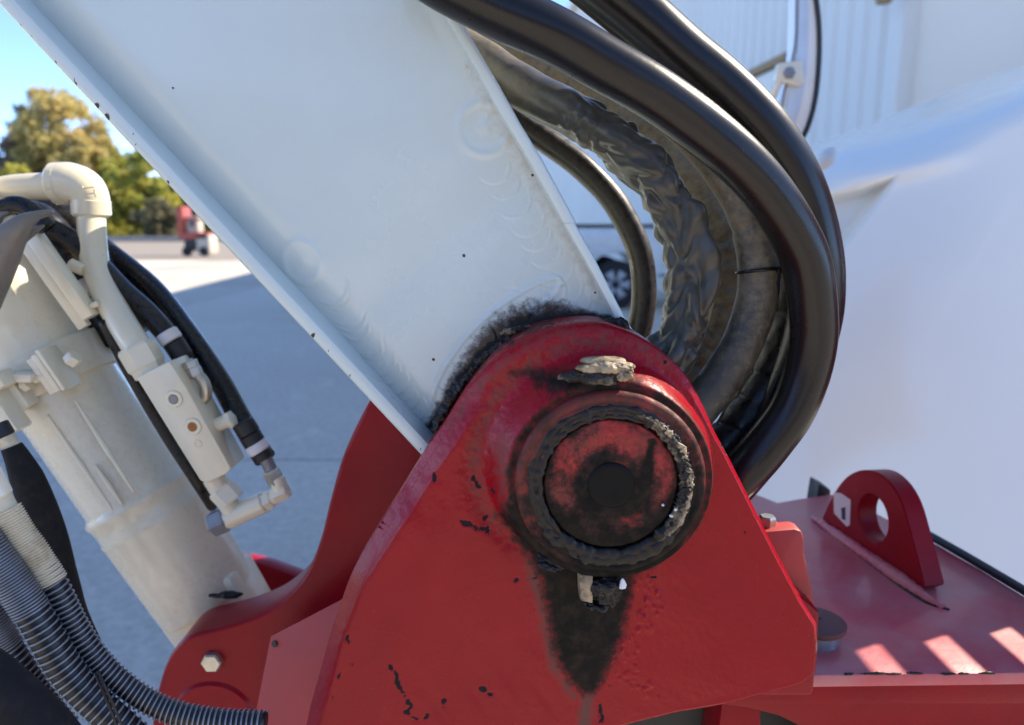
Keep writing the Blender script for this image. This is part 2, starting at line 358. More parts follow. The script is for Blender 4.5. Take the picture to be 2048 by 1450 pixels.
# ------------------------------------------------------------------ pickup behind the hoses
def pickup():
    Y0 = 11.6; cx = Q(1232, 558, Y0)[0]; Rw = .385
    t = thing('pickup_truck', (cx - 1.7, Y0 + .9, 0), 'pale silver pickup parked side-on behind the thin hose loop', 'pickup')
    z = lambda py: Q(1232, py, Y0)[2]
    zt, zb = 1.27, .52
    def arch(c, n=12, r=.47): return [(c + r * math.cos(a), .42 + r * math.sin(a)) for a in np.linspace(math.pi - .25, .25, n)]
    x1 = cx + .95
    side = [(cx - 4.55, .55), (cx - 4.05, .5)] + arch(cx - 3.55) + [(cx - 3.0, .48), (cx - .55, .48)] + arch(cx) + [(x1, .55), (x1, zt), (cx - 1.05, zt), (cx - 1.3, zt + .05), (cx - 3.0, zt + .03), (cx - 4.5, zt - .12), (cx - 4.62, .9)]
    prism('body', [(a, Y0, b) for a, b in side], (0, 1.85, 0), 'pickup_paint', t, .04)
    cab = [(cx - 3.25, zt + .04), (cx - 2.55, zt + .58), (cx - 1.35, zt + .6), (cx - 1.1, zt + .04)]
    prism('cab', [(a, Y0 + .1, b) for a, b in cab], (0, 1.65, 0), 'pickup_paint', t, .06)
    wn = [(cx - 3.05, zt + .1), (cx - 2.52, zt + .5), (cx - 1.45, zt + .52), (cx - 1.28, zt + .1)]
    prism('window', [(a, Y0 + .085, b) for a, b in wn], (0, .03, 0), 'car_glass', t, .005)
    prism('bed_rail', [(cx - 1.0, Y0 - .01, zt), (x1, Y0 - .01, zt), (x1, Y0 - .01, zt + .05), (cx - 1.0, Y0 - .01, zt + .05)], (0, .12, 0), 'black_plastic', t, .01)
    prism('rear_bumper', [(x1 - .1, Y0 + .05, .45), (x1 + .16, Y0 + .05, .45), (x1 + .16, Y0 + .05, .65), (x1 - .1, Y0 + .05, .65)], (0, 1.75, 0), 'silver', t, .03)
    prism('tail_lamp', [(x1 - .12, Y0 - .012, .85), (x1 + .012, Y0 - .012, .85), (x1 + .012, Y0 - .012, 1.15), (x1 - .12, Y0 - .012, 1.15)], (0, .12, 0), 'machine_red', t, .01)
    for wx in (cx, cx - 3.55):
        for yy in (Y0 + .02, Y0 + 1.58):
            wh = lathe('wheel', (wx, yy, Rw), (0, 1, 0), [(Rw * .6, 0), (Rw * .93, 0), (Rw, .04), (Rw, .21), (Rw * .93, .25), (Rw * .6, .25)], 'tyre', t, 40)
            lathe('rim', (wx, yy - .004, Rw), (0, 1, 0), [(.05, .02), (.07, .0), (.1, .03), (Rw * .55, .05), (Rw * .6, .0), (Rw * .62, .02)], 'silver', wh, 40)
            for q in range(6):
                a = q * math.pi / 3
                prism('spoke', [(wx + math.cos(a + s_) * r_, yy - .012, Rw + math.sin(a + s_) * r_) for s_, r_ in ((-.45, .07), (-.30, Rw * .60), (.30, Rw * .60), (.45, .07))], (0, .03, 0), 'silver', wh, .004)
pickup()
b_ = QZ(1317, 548, 0)
bo = lathe('bollard', (b_[0], b_[1], 0), (0, 0, 1), [(.075, 0), (.075, .86), (.06, .91), (.02, .93)], 'yellow', None, 24); tag(bo, 'yellow steel bollard at the tail of the silver pickup', 'bollard')

# ------------------------------------------------------------------ red machine across the lot
c = QZ(392, 512, 0)
rm = thing('site_lift', c, 'small red and white parked machine far off across the sunlit lot', 'machine')
def rb(nm, x0, x1, z0, z1, y0, y1, m_): return prism(nm, [c + (x0, y0, z0), c + (x1, y0, z0), c + (x1, y0, z1), c + (x0, y0, z1)], (0, y1 - y0, 0), m_, rm, .03)
rb('mast', -.72, -.45, .95, 2.1, 0, .9, 'machine_red'); rb('chassis', -.72, .55, .72, .98, 0, .95, 'machine_red')
rb('seat_back', -.42, .1, 1.0, 1.7, .2, .8, 'pale_block'); rb('battery_box', -.5, .02, .2, .7, .05, .9, 'black_plastic'); rb('counterweight', .05, .62, .1, .9, .0, .95, 'pale_block'); rb('guard', -.44, .55, 1.5, 1.62, 0, .1, 'machine_red')
rb('console', -.2, -.05, 1.25, 1.55, .02, .2, 'car_glass')
for wx in (-.4, .35): lathe('wheel', c + (wx, -.02, .2), (0, 1, 0), [(.1, 0), (.2, .01), (.2, .2), (.1, .21)], 'tyre', rm, 20)

# unseen shed added behind the viewer, only for the glossy paint to reflect
surface('brick', (.16, .085, .06), .8, (.12, .07, .05), 3, bump=((20, .003),))
sh = thing('reflected_shed', (0, -16, 0), 'long brown brick shed added behind the viewer for the paint to reflect', 'building')
prism('wall', [(-26, -16, -.03), (20, -16, -.03), (20, -16, 3.8), (-26, -16, 3.8)], (0, -8, 0), 'brick', sh, .01)
prism('roof', [(-26.4, -15.7, 3.805), (20.4, -15.7, 3.805), (20.4, -24.3, 3.805), (-26.4, -24.3, 3.805)], (0, 0, .3), 'bark', sh, .01)
for k in range(7): prism('door', [(-22 + k * 6, -15.98, 0), (-18.6 + k * 6, -15.98, 0), (-18.6 + k * 6, -15.98, 3.0), (-22 + k * 6, -15.98, 3.0)], (0, .05, 0), 'siding' if k % 2 else 'car_glass', sh, .01)
# ------------------------------------------------------------------ trees across the lot
def tree(px, Y, ptop, halfpx, leafs, label, seed, n=5200, zb=.28, lean=0, group='trees along the far edge of the lot', col2=None, sparse=1.0):
    rnd = random.Random(seed)
    x = (px - 1024) / F * Y; H = CAM_Z + (440 - ptop) / F * Y; W = halfpx / F * Y
    t = thing('broadleaf_tree', (x, Y, 0), label, 'tree', group)
    def limb(p0, p1, r0, r1): return tube_mesh('l', [p0, (np.array(p0) + np.array(p1)) / 2 + np.array([rnd.uniform(-.3, .3), rnd.uniform(-.3, .3), 0]), p1], [r0, r1], 8, 8)
    tube('trunk', [(x, Y, 0), (x + .2, Y, H * .3), (x + lean * .3, Y, H * .62), (x + lean, Y, H * .92)], [.30, .24, .14, .03], 'bark', t, 14, 10)
    cl = []
    for i in range(34):
        a = rnd.uniform(0, 6.28); hz = rnd.uniform(zb, .97); k = math.sin(math.pi * min(1, (hz - zb) / (1.02 - zb)) ** .75) ** .7
        rr = W * k * rnd.uniform(.35, .9); q = np.array([x + lean * hz + math.cos(a) * rr, Y + math.sin(a) * rr, H * hz]); cl.append((q, rnd.uniform(.18, .36) * W))
        if i % 2 == 0: tube('limb', [(x + lean * hz * .5, Y, H * hz * .62), (np.array([x, Y, H * hz * .75]) + q) / 2, q], [.10, .02], 'bark', t, 6, 6)
    v = []; f = []
    per = int(n / len(cl))
    for q, r in cl:
        for k in range(per):
            d = np.array([rnd.gauss(0, 1), rnd.gauss(0, 1), rnd.gauss(0, .8)]); d /= max(np.linalg.norm(d), .1)
            p = q + d * r * (rnd.random() ** .45) * rnd.uniform(.6, 1.25) * sparse
            if p[2] < .4: p[2] = rnd.uniform(.4, 1.5)
            s_ = rnd.uniform(.16, .36); a1 = rnd.uniform(0, 6.28); a2 = rnd.uniform(-1.2, 1.2)
            u = np.array([math.cos(a1), math.sin(a1), 0]) * s_; w2 = np.array([-math.sin(a1) * math.sin(a2), math.cos(a1) * math.sin(a2), math.cos(a2)]) * s_ * .7
            b = len(v); v += [p - u, p - w2, p + u, p + w2]; f.append((b, b + 1, b + 2, b + 3))
    link('crown', mesh('crown', v, f), t, [leafs], smooth=False)
tree(150, 78, 178, 92, 'leaf_gold', 'tallest golden autumn tree beyond the lot, spired top', 1, 9000, .2)
tree(95, 84, 215, 55, 'leaf_dark', 'dark olive tree close behind the left side of the tallest golden one', 2, 4500, .2)
tree(235, 80, 285, 65, 'leaf_green', 'mid green tree to the right of the tallest golden tree', 3, 6000, .12)
tree(305, 72, 300, 60, 'leaf_yellow', 'yellow-green rounded tree standing by the edge of the white arm', 4, 7000, .08)
tree(230, 70, 360, 75, 'leaf_yellow', 'low yellow-green tree in front, its foliage reaching the kerb', 5, 6000, .05)
tree(20, 82, 290, 60, 'leaf_brown', 'thin brownish half-bare tree at the left border of the picture', 6, 2600, .1, sparse=1.3)
tree(-70, 80, 300, 70, 'leaf_dark', 'brownish tree just past the left border', 7, 2500, .1)
tree(390, 76, 330, 60, 'leaf_green', 'green tree behind the small red machine', 8, 5000, .08)
tree(470, 74, 345, 55, 'leaf_green', 'green tree hidden behind the white arm, right of the red machine', 9, 4000, .08)
tree(60, 68, 330, 60, 'leaf_yellow', 'low yellow-tinged tree behind the cream pipe elbow', 10, 4000, .05)
tree(140, 69, 345, 60, 'leaf_dark', 'low dark tree under the tallest golden one', 11, 4000, .05)
tree(190, 76, 262, 62, 'leaf_gold', 'golden tree filling the gap right of the tallest one', 21, 6500, .05)
tree(262, 77, 315, 58, 'leaf_yellow', 'yellow-green tree between the elbow and the white arm, second row', 22, 6000, .05)
tree(70, 79, 268, 60, 'leaf_brown', 'brownish tree left of the tallest golden one', 23, 5000, .05)
tree(330, 67, 395, 45, 'leaf_dark', 'dark low tree beside the small red machine', 12, 3000, .03)

LBL = ('low green tree of the back row at the left picture border', 'low dark tree of the back row above the cream pipe', 'low green tree of the back row right behind the pipe elbow', 'low dark tree of the back row in the gap right of the elbow', 'low green tree of the back row just left of the red machine', 'low dark tree of the back row directly behind the red machine', 'low green tree of the back row covered by the white arm')
for k_, (a_x, tp_) in enumerate(((30, 372), (110, 350), (190, 348), (265, 352), (340, 372), (420, 375), (500, 380))):
    tree(a_x, 90, tp_, 62, ('leaf_green', 'leaf_dark')[k_ % 2], LBL[k_], 40 + k_, 4200, .02, group='back row of low trees')
# ================================================================== RED CRANE BASE
YP = .60
base = thing('crane_pedestal', (0.05, .8, .75), 'red steel crane base with greasy pivot boss and lifting lug', 'crane pedestal')
out_px = [(600, 1560), (611, 1450), (640, 1340), (662, 1260), (683, 1200), (703, 1148), (745, 1075), (790, 1003), (850, 905), (890, 845), (930, 780), (975, 722), (1020, 682), (1075, 655), (1130, 645), (1190, 642), (1240, 655), (1285, 676), (1335, 712), (1375, 755), (1405, 810), (1430, 865), (1452, 905), (1500, 1000), (1550, 1100), (1600, 1195), (1632, 1245), (1635, 1290), (1630, 1345), (1600, 1368), (1450, 1408), (1350, 1425), (1230, 1455), (1120, 1500), (1050, 1560)]
def drop_at(px, py):                                  # how far the edge falls back behind the face
    if py > 1395 and px > 700: return .003, .003
    xs_ = (700, 860, 1100, 1260, 1420)
    return float(np.interp(px, xs_, (.018, .020, .022, .014, .004))), float(np.interp(px, xs_, (.0145, .016, .025, .016, .0032)))
op = []; odr = []; ow = []
sp_px = curve2(out_px[:-10], 5)[:-1] + out_px[-10:]
for (px, py) in sp_px:
    d, w_ = drop_at(px, py); op.append(xz(Q(px, py, YP + d))); odr.append(d); ow.append(w_)
OP = np.array(op); odr = np.array(odr); ow = np.array(ow)
BF = Q(1222, 970, YP - .031)                           # centre of the boss front
BC = np.array([BF[0], BF[2]])
NA, NR = 1500, 210
th = np.linspace(0, 2 * math.pi, NA, endpoint=False)
R = np.full(NA, 1e9)
dx, dz = np.cos(th), np.sin(th)
for i in range(len(OP)):
    a = OP[i] - BC; b = OP[(i + 1) % len(OP)] - BC; e = b - a
    den = dx * e[1] - dz * e[0]; den = np.where(abs(den) < 1e-12, 1e-12, den)
    t_ = (a[0] * e[1] - a[1] * e[0]) / den; u_ = (a[0] * dz - a[1] * dx) / den
    ok = (t_ > 0) & (u_ >= -1e-6) & (u_ <= 1 + 1e-6); R = np.where(ok & (t_ < R), t_, R)
R0 = mm(150, YP)
fr = np.linspace(0, 1, NR) ** 1.0
fr = np.unique(np.concatenate([np.linspace(0, .93, NR - 45), 1 - np.linspace(.07, 0, 46) ** 1.0]))
NR = len(fr)
RR = R0 + (R[None, :] - R0) * fr[:, None]
Xp = BC[0] + RR * dx; Zp = BC[1] + RR * dz
ed, eidx = seg_dist(Xp, Zp, OP)
drp = np.interp(eidx, np.arange(len(odr) + 1), np.append(odr, odr[0])); wid = np.interp(eidx, np.arange(len(ow) + 1), np.append(ow, ow[0]))
from_c = np.hypot(Xp - BC[0], Zp - BC[1])
# soften the width fields so the chamfer does not step
k = np.clip(ed / wid, 0, 1)
top = sm((Zp - Q(900, 830, YP)[2]) / .05)
xk = 1 - ed / wid; lin = .5 * (xk + np.sqrt(xk * xk + .035)); rnd_ = 1 - np.sqrt(np.clip(1 - (1 - k) ** 2, 0, 1))
H = -drp * (lin * (1 - top) + rnd_ * top) - .0022 * np.exp(-((ed - wid) / .004) ** 2) * (1 - top) * 0
lm = sm((Q(1010, 1000, YP)[0] - Xp) / .07) * sm((Q(900, 850, YP)[2] - Zp) / .05)
H -= .0060 * (1 - sm((ed - .012) / .055)) * lm * (ed > 0)
# boss fillet
rb0 = mm(196, YP); up_left = np.clip(-(Xp - BC[0]) * .72 + (Zp - BC[1]) * .69, -1, 1) / np.maximum(from_c, 1e-6)
wf = .009 + .016 * sm((up_left + .2) / 1.1)
kf = np.clip((from_c - rb0) / wf, 0, 1)
H += .025 * (1 - sm(kf)) ** 1.2
groove = np.exp(-((from_c - rb0 - wf - .006) / .011) ** 2)
H -= .0035 * groove * sm((up_left + .3) / .8)
nzv = np.array([[fbm(x_ * 18, z_ * 18, 0, 3) for x_, z_ in zip(xr, zr)] for xr, zr in zip(Xp[::2, ::4], Zp[::2, ::4])])
def upsample(a, shp):
    i = np.linspace(0, a.shape[0] - 1, shp[0]); j = np.linspace(0, a.shape[1], shp[1], endpoint=False)
    a = np.concatenate([a, a[:, :1]], 1); i0 = np.clip(i.astype(int), 0, a.shape[0] - 2); j0 = np.clip(j.astype(int), 0, a.shape[1] - 2)
    fi = (i - i0)[:, None]; fj = (j - j0)[None, :]
    return a[np.ix_(i0, j0)] * (1 - fi) * (1 - fj) + a[np.ix_(i0 + 1, j0)] * fi * (1 - fj) + a[np.ix_(i0, j0 + 1)] * (1 - fi) * fj + a[np.ix_(i0 + 1, j0 + 1)] * fi * fj
nzv = upsample(nzv, Xp.shape)
H += nzv * .0011 * sm(ed / .01)
# pimples of weld spatter right of the stain, dents lower left
def ppx(px, py): return np.array(xz(Q(px, py, YP)))
rnd = random.Random(3)
for i in range(95):
    t_ = rnd.random(); cx_, cy_ = 1272 + 30 * math.sin(t_ * 7) + rnd.uniform(-26, 26) + t_ * 10, 1155 + t_ * 245
    q = ppx(cx_, cy_); r_ = rnd.uniform(.0012, .0028); d2 = (Xp - q[0]) ** 2 + (Zp - q[1]) ** 2
    H += rnd.uniform(.0005, .0013) * np.exp(-d2 / r_ ** 2)
for (cx_, cy_, r_, a_) in ((880, 1420, .012, -.0018), (960, 1405, .010, -.0014), (1010, 1380, .012, .0012), (920, 1300, .03, -.0008), (820, 1000, .016, -.0012), (1090, 1400, .008, -.001), (1070, 1330, .014, .001), (760, 1250, .02, .001)):
    q = ppx(cx_, cy_); H += a_ * np.exp(-(((Xp - q[0]) * 1.3 + (Zp - q[1]) * .7) ** 2 * 1.4 + (Zp - q[1]) ** 2 * .3) / r_ ** 2)
# stains
def region(poly_px, soft_px, Y=YP, X_=None, Z_=None):
    X_ = Xp if X_ is None else X_; Z_ = Zp if Z_ is None else Z_
    P = [xz(Q(a, b, Y)) for a, b in poly_px]; d, _ = seg_dist(X_, Z_, P); ins = inside(X_, Z_, P); s_ = mm(soft_px, Y)
    return np.clip(.5 + np.where(ins, d, -d) / (2 * s_), 0, 1)
grime = region([(1000, 1030), (1035, 1085), (1062, 1110), (1085, 1165), (1098, 1230), (1108, 1300), (1135, 1352), (1168, 1388), (1196, 1376), (1222, 1325), (1245, 1262), (1260, 1190), (1262, 1150), (1310, 1125), (1350, 1080), (1385, 1010), (1300, 900), (1050, 900)], 24)
grime = np.maximum(grime, .85 * region([(868, 868), (895, 825), (940, 760), (990, 705), (1050, 665), (1110, 648), (1060, 640), (960, 690), (900, 770), (850, 870)], 10, YP + .02))
grime = np.maximum(grime, .62 * np.exp(-((from_c - rb0 + .002) / .006) ** 2) * sm((from_c - rb0 + .02) / .01))
grime = np.maximum(grime, .75 * region([(1020, 745), (1120, 735), (1270, 745), (1300, 770), (1200, 790), (1090, 775)], 22))
dust = .52 * region([(985, 880), (1020, 860), (1040, 1000), (1065, 1090), (1110, 1150), (1090, 1180), (1050, 1120), (1005, 1050)], 26)
dust = np.maximum(dust, .62 * region([(1050, 1090), (1085, 1160), (1105, 1270), (1125, 1345), (1160, 1395), (1140, 1400), (1095, 1330), (1075, 1230), (1050, 1150)], 14))
dust = np.maximum(dust, .68 * region([(1163, 1385), (1190, 1385), (1180, 1500), (1148, 1500)], 13))
dust = np.maximum(dust, .36 * groove * sm((up_left + .3) / .8))
dust = np.maximum(dust, .48 * region([(870, 880), (930, 790), (1010, 710), (1100, 660), (1210, 655), (1250, 665), (1180, 668), (1080, 690), (960, 790), (900, 870)], 20))
chips_px = [[(775, 1330), (790, 1345), (798, 1375), (806, 1385)], [(808, 1392), (822, 1410), (815, 1425), (832, 1440)], [(846, 1440), (858, 1430)], [(700, 1335)], [(690, 1280), (692, 1292)], [(675, 1350), (674, 1362)], [(662, 1405)],
            [(948, 962), (953, 972), (960, 978)], [(984, 979)], [(920, 1040), (945, 1052), (975, 1060), (990, 1068)], [(965, 1050), (972, 1035)], [(965, 1376), (970, 1388), (980, 1390)], [(1219, 1370)], [(1200, 1412), (1203, 1428), (1199, 1445)],
            [(1302, 1155), (1314, 1153)], [(866, 955), (868, 966)], [(1490, 1064), (1496, 1068)], [(1448, 893), (1455, 910)], [(888, 1400), (885, 1420)], [(1032, 1160), (1070, 1156)], [(1145, 705)], [(1330, 730)]]
chip = np.zeros(Xp.shape)
for pl in chips_px:
    P = [ppx(*a) for a in pl]
    if len(P) == 1: P = P + [P[0] + .0006]
    d, _ = seg_dist(Xp, Zp, P, False); wv = mm(5.0 if len(pl) > 2 else 3.2, YP); chip = np.maximum(chip, np.clip(1 - d / (2 * wv), 0, 1))
cn = np.array([[fbm(x_ * 160, z_ * 160, 4, 3) for x_, z_ in zip(xr, zr)] for xr, zr in zip(Xp[::1, ::3], Zp[::1, ::3])]); cn = upsample(cn, Xp.shape)
chip = np.clip(chip + (cn * 1.1 - .12) * (chip > .02), 0, 1)
H -= .0006 * (chip > .5)
# cracked, rough paint in the groove around the boss
H += cn * .0007 * groove * sm((up_left + .3) / .6) + cn * .00016
v = [(x_, YP - h_, z_) for x_, h_, z_ in zip(Xp.ravel(), H.ravel(), Zp.ravel())]
f = [(i * NA + j, i * NA + (j + 1) % NA, (i + 1) * NA + (j + 1) % NA, (i + 1) * NA + j) for i in range(NR - 1) for j in range(NA)]
nv = len(v); back = .655
v += [(Xp[-1, j], back, Zp[-1, j]) for j in range(NA)]
f += [((NR - 1) * NA + j, (NR - 1) * NA + (j + 1) % NA, nv + (j + 1) % NA, nv + j) for j in range(NA)]
f.append(tuple(nv + j for j in range(NA - 1, -1, -1)))
pad = lambda a, q=0: np.concatenate([a.ravel(), np.full(NA, q)])
me = mesh('front_plate', v, f, {'grime': np.concatenate([grime.ravel(), grime[-1]]), 'dust': pad(dust), 'chip': pad(chip)}); fix_normals(me)
fp = link('front_plate', me, base, ['red_paint'], angle=50); tag(fp, 'bright red front cheek plate with a black grease run below the boss')

# ---- boss ring, grease, pin
A_ = np.array([0, -1., 0])
def bdisp(r, h, th_, d, a):
    return (d * nz(d[0] * 3, d[2] * 3, 1) * .0003 + a * fbm(d[0] * r * 90, d[2] * r * 90, 2, 3) * .0006)
bY = YP - .0
bc = np.array([BF[0], YP - .019, BF[2]])
ro = mm(191, YP - .024)
def gatt(r, th_, q):
    low = (BF[2] - q[2]) / ro; rr_ = np.hypot(q[0] - BF[0], q[2] - BF[2]) / ro
    return float(np.clip(.40 + .50 * low - .18 * max(0, (BF[0] - q[0]) / ro) + .55 * (1 - abs(rr_ - .86) / .12) * .3 + .25 * nz(q[0] * 40, q[2] * 40) + .35 * max(0, (q[0] - BF[0]) / ro - .35), 0, 1))
def datt(r, th_, q): return float(np.clip(.55 + .25 * nz(q[0] * 60, q[2] * 60, 3), 0, 1))
prof = [(ro - .001, -.004), (ro + .0006, .003), (ro, .0085), (ro - .0012, .0108), (ro - .0036, .0122), (ro - .0062, .0125)] + [(ro - .0062 - (ro - .0062 - mm(140, .58)) * i / 14, .0125 - .0007 * math.sin(i)) for i in range(1, 15)] + [(mm(139, .58), .004)]
boss = lathe('pin_boss', bc, A_, prof, 'boss_red', base, 360, bdisp, attrs={'grime': gatt, 'dust': datt}, angle=60)
# grease crust: two irregular ridges round the pin
def crust(name, rmaj, rmin, yy, amp, sd, mat_='grease', a0=0, a1=2 * math.pi, asp=1.0, K=900, J=18, fq=(14, 15)):
    v = []; n_ = K
    full = abs(a1 - a0 - 2 * math.pi) < 1e-6
    for i in range(n_):
        t_ = a0 + (a1 - a0) * i / (n_ if full else n_ - 1); ct, st = math.cos(t_), math.sin(t_)
        env = 1 if full else max(.02, min(1, min(i, n_ - 1 - i) / (n_ * .12))) ** .6
        rm_ = rmin * env * (1 + .55 * nz(ct * 9 + sd, st * 9, sd)); off = rmaj * (1 + .015 * nz(ct * 4, st * 4, sd + 5)) + .0006 * nz(ct * 12, st * 12, sd)
        for j in range(J):
            p_ = 2 * math.pi * j / J; q = Vector((ct * fq[0], st * fq[0], p_ * 1.0 + sd))
            rj = rm_ * (1 + amp * noise.fractal(Vector((ct * fq[1] * .8, st * fq[1] * .8, p_ * 1.6 * (1 if p_ < math.pi else -1) + (0 if p_ < math.pi else 2 * math.pi * 1.6) + sd)), 1, 2, 4))
            v.append((BF[0] + (off + rj * math.cos(p_) * asp) * ct, yy - rj * math.sin(p_), BF[2] + (off + rj * math.cos(p_) * asp) * st))
    f = [(i * J + j, i * J + (j + 1) % J, ((i + 1) % n_) * J + (j + 1) % J, ((i + 1) % n_) * J + j) for i in range(n_ if full else n_ - 1) for j in range(J)]
    me = mesh(name, v, f); fix_normals(me); return link(name, me, base, [mat_])
yb = bc[1] - .0125
crust('grease_ring', mm(149, .58), .0036, yb + .0022, .07, 1, asp=1.5)
crust('grease_ring', mm(158, .58), .0022, yb + .0006, .12, 7, 'grease', rad(20), rad(215), 1.3)
crust('grease_ring', mm(141, .58), .0018, yb + .0002, .18, 27, 'grease', rad(60), rad(235), 1.3)
crust('grease_ring', mm(152, .58), .0026, yb - .0012, .85, 12, 'dry_grease', rad(-50), rad(72), 1.2, fq=(14, 26))
crust('grease_ring', mm(143, .58), .0022, yb - .0006, .85, 16, 'dry_grease', rad(-38), rad(60), 1.3, fq=(14, 22))
crust('grease_ring', mm(155, .58), .0014, yb - .0026, .8, 52, 'tan_grease', rad(-42), rad(66), 1.4, fq=(14, 30))  # thin tan ring stands in for sunlit flecks on the crust
crust('grease_ring', mm(160, .58), .0036, yb + .002, .15, 19, 'grease', rad(195), rad(335), 1.6)
def pg(r, th_, q):
    ax, az = (q[0] - BF[0]) / ro, (q[2] - BF[2]) / ro; rr_ = math.hypot(ax, az)
    g_ = .44 - .58 * az - .05 + 2.4 * max(0, rr_ - .55) + .55 * math.exp(-((rr_ - .30) / .10) ** 2) * (1 if ax < .25 else .7) + .30 * nz(ax * 4, az * 4, 9)
    g_ += .7 * math.exp(-((ax - .36 - az * .1) / .045) ** 2) * (1 if 0 < az < .5 else 0)
    return float(np.clip(g_, 0, 1))
rp = mm(133, .58); rc = mm(48, .57)
def pdisp(r, h, th_, d, a): return a * fbm(d[0] * r * 110, d[2] * r * 110, 7, 4) * .0006
pin_c = np.array([BF[0], yb + .004, BF[2]])
pin = lathe('pivot_pin', pin_c, A_, [(rp, -.03), (rp, .001), (rp - .0008, .0022)] + [(rp - .001 - (rp - .001 - rc) * i / 40, .0024 + .0012 * sm(i / 12) + .0006 * math.exp(-((i - 34) / 4) ** 2)) for i in range(1, 41)] + [(rc, .0)], 'pin_red', base, 400, pdisp, attrs={'grime': pg, 'dust': lambda r, t_, q: .3}, angle=60)
tag(pin, 'greasy red pin end face')
lathe('centre_plug', pin_c + A_ * .001, A_, [(rc - .0003, -.004), (rc - .0002, .0030), (rc - .0014, .0040), (rc - .004, .0043), (rc * .5, .0040), (.001, .0042)], 'plug', pin, 96)
# lumps of dried grease
def lump(name, px, py, Y, sx, sy, sz, mat_, parent, sd=0, amp=.5, sub=5, fr_=60, flat=None):
    import bmesh
    bm = bmesh.new(); bmesh.ops.create_icosphere(bm, subdivisions=sub, radius=1); Y -= .006 if (parent is base and Y < .6) else 0; c_ = Q(px, py, Y)
    for vt in bm.verts:
        p = vt.co.copy(); q = Vector((p.x * sx, p.y * sy, p.z * sz))
        if flat: p = Vector([math.copysign(abs(a) ** flat, a) for a in p])
        n1 = noise.fractal(q * fr_ + Vector((sd, 0, 0)), 1, 2, 5); n2 = noise.noise(q * fr_ * .4 + Vector((0, sd, 0)))
        k = 1 + amp * n1 * .8 + amp * n2
        vt.co = Vector((c_[0] + p.x * sx * k, c_[1] + p.y * sy * k, c_[2] + p.z * sz * k))
    me = bpy.data.meshes.new(name); bm.to_mesh(me); bm.free(); return link(name, me, parent, [mat_])
def P_(x): return mm(x, .58)
lump('grease_lump', 1190, 752, .581, P_(58), .008, P_(13), 'dry_grease', base, 3, .55, 6, 110)
lump('grease_lump', 1207, 734, .579, P_(50), .009, P_(13), 'tan_grease', base, 5, .40, 6, 70)
lump('grease_lump', 1246, 742, .580, P_(20), .007, P_(17), 'tan_grease', base, 9, .7, 6, 160)
lump('grease_lump', 1152, 752, .585, P_(26), .006, P_(12), 'dry_grease', base, 15, .5, 5, 140)
lump('grease_lump', 1200, 722, .583, P_(42), .007, P_(10), 'tan_grease', base, 21, .30, 5, 45)
# retaining key under the boss
kc = Q(1172, 1180, .585)
prism('retaining_key', [Q(1158, 1150, .576), Q(1186, 1152, .574), Q(1186, 1208, .574), Q(1160, 1202, .576)], (0, .022, 0), 'tan_grease', base, .0015)
lump('grease_lump', 1214, 1180, .585, P_(32), .010, P_(28), 'grease', base, 31, .45, 6, 110, .8)
lump('grease_lump', 1190, 1212, .590, P_(24), .007, P_(10), 'grease', base, 35, .6, 5, 140)
lump('grease_lump', 1100, 1128, .588, P_(28), .007, P_(16), 'grease', base, 38, .6, 5, 130)
lump('white_fleck', 1246, 1168, .576, P_(7), .002, P_(13), 'white_band', base, 41, .5, 4, 200)  # small white fleck beside the key
for (a, b, s_) in ((1343, 1031, 4), (1372, 1021, 6), (1366, 1026, 3), (1352, 1020, 4), (1326, 1010, 3)):
    lump('white_fleck', a, b, .5735, P_(s_), .0012, P_(s_ * .9), 'white_band', base, a, .5, 3, 300)  # small white flecks on the right of the crust
# ---- rear cheek / clevis with the ram foot
YC = .80
cl_px = [(300, 1640), (303, 1450), (312, 1390), (330, 1330), (352, 1294), (380, 1272), (427, 1260), (478, 1246), (535, 1222), (582, 1186), (615, 1142), (640, 1080), (660, 1000), (688, 905), (738, 802), (775, 760), (830, 740)]
cpts = [Q(a, b, YC) for a, b in curve2(cl_px, 5)] + [Q(1150, 740, YC), Q(1150, 1640, YC)]
rc_ = prism('rear_cheek', cpts, (0, .07, 0), 'red_plain', base, .006, 3)
prism('far_cheek', [np.array([a, 1.13, b]) for a, b in OP[::3]], (0, .05, 0), 'red_plain', base, .004)
prism('clevis_plate', [Q(a, b, 1.04) for a, b in ((420, 1135), (452, 1120), (500, 1123), (540, 1133), (590, 1152), (680, 1190), (680, 1450), (420, 1450))], (0, .03, 0), 'red_plain', base, .004)
pc = Q(428, 1440, YC)
lathe('clevis_boss', pc + (0, .005, 0), A_, [(mm(92, YC), 0), (mm(92, YC), .005), (mm(86, YC), .009), (mm(66, YC), .009), (mm(64, YC), .004), (mm(30, YC), .004)], 'red_plain', base, 64)
hexbolt('hex_bolt', Q(427, 1320, YC) + (0, .001, 0), A_, mm(22, YC), .010, 'zinc', base)
lathe('ram_pin', Q(470, 1330, 1.0) * (1, 0, 1) + (0, .872, 0), (0, 1, 0), [(.035, 0), (.035, .165)], 'steel_grey', base, 32)
# salmon side cover
n_ = np.array([-.42, -.88, .22]); n_ /= np.linalg.norm(n_); p0 = Q(600, 1300, .735)
sc_ = prism('side_cover', [QP(a, b, p0, n_) for a, b in ((541, 1273), (620, 1232), (700, 1190), (735, 1170), (760, 1620), (485, 1620), (506, 1450))], -n_ * .004, 'faded_red', base, .001)
lathe('cover_hole', QP(550, 1287, p0, n_) + n_ * .001, n_, [(mm(7, .74), -.001), (mm(7, .74), .0007), (.001, .0007)], 'black_plastic', sc_, 20)
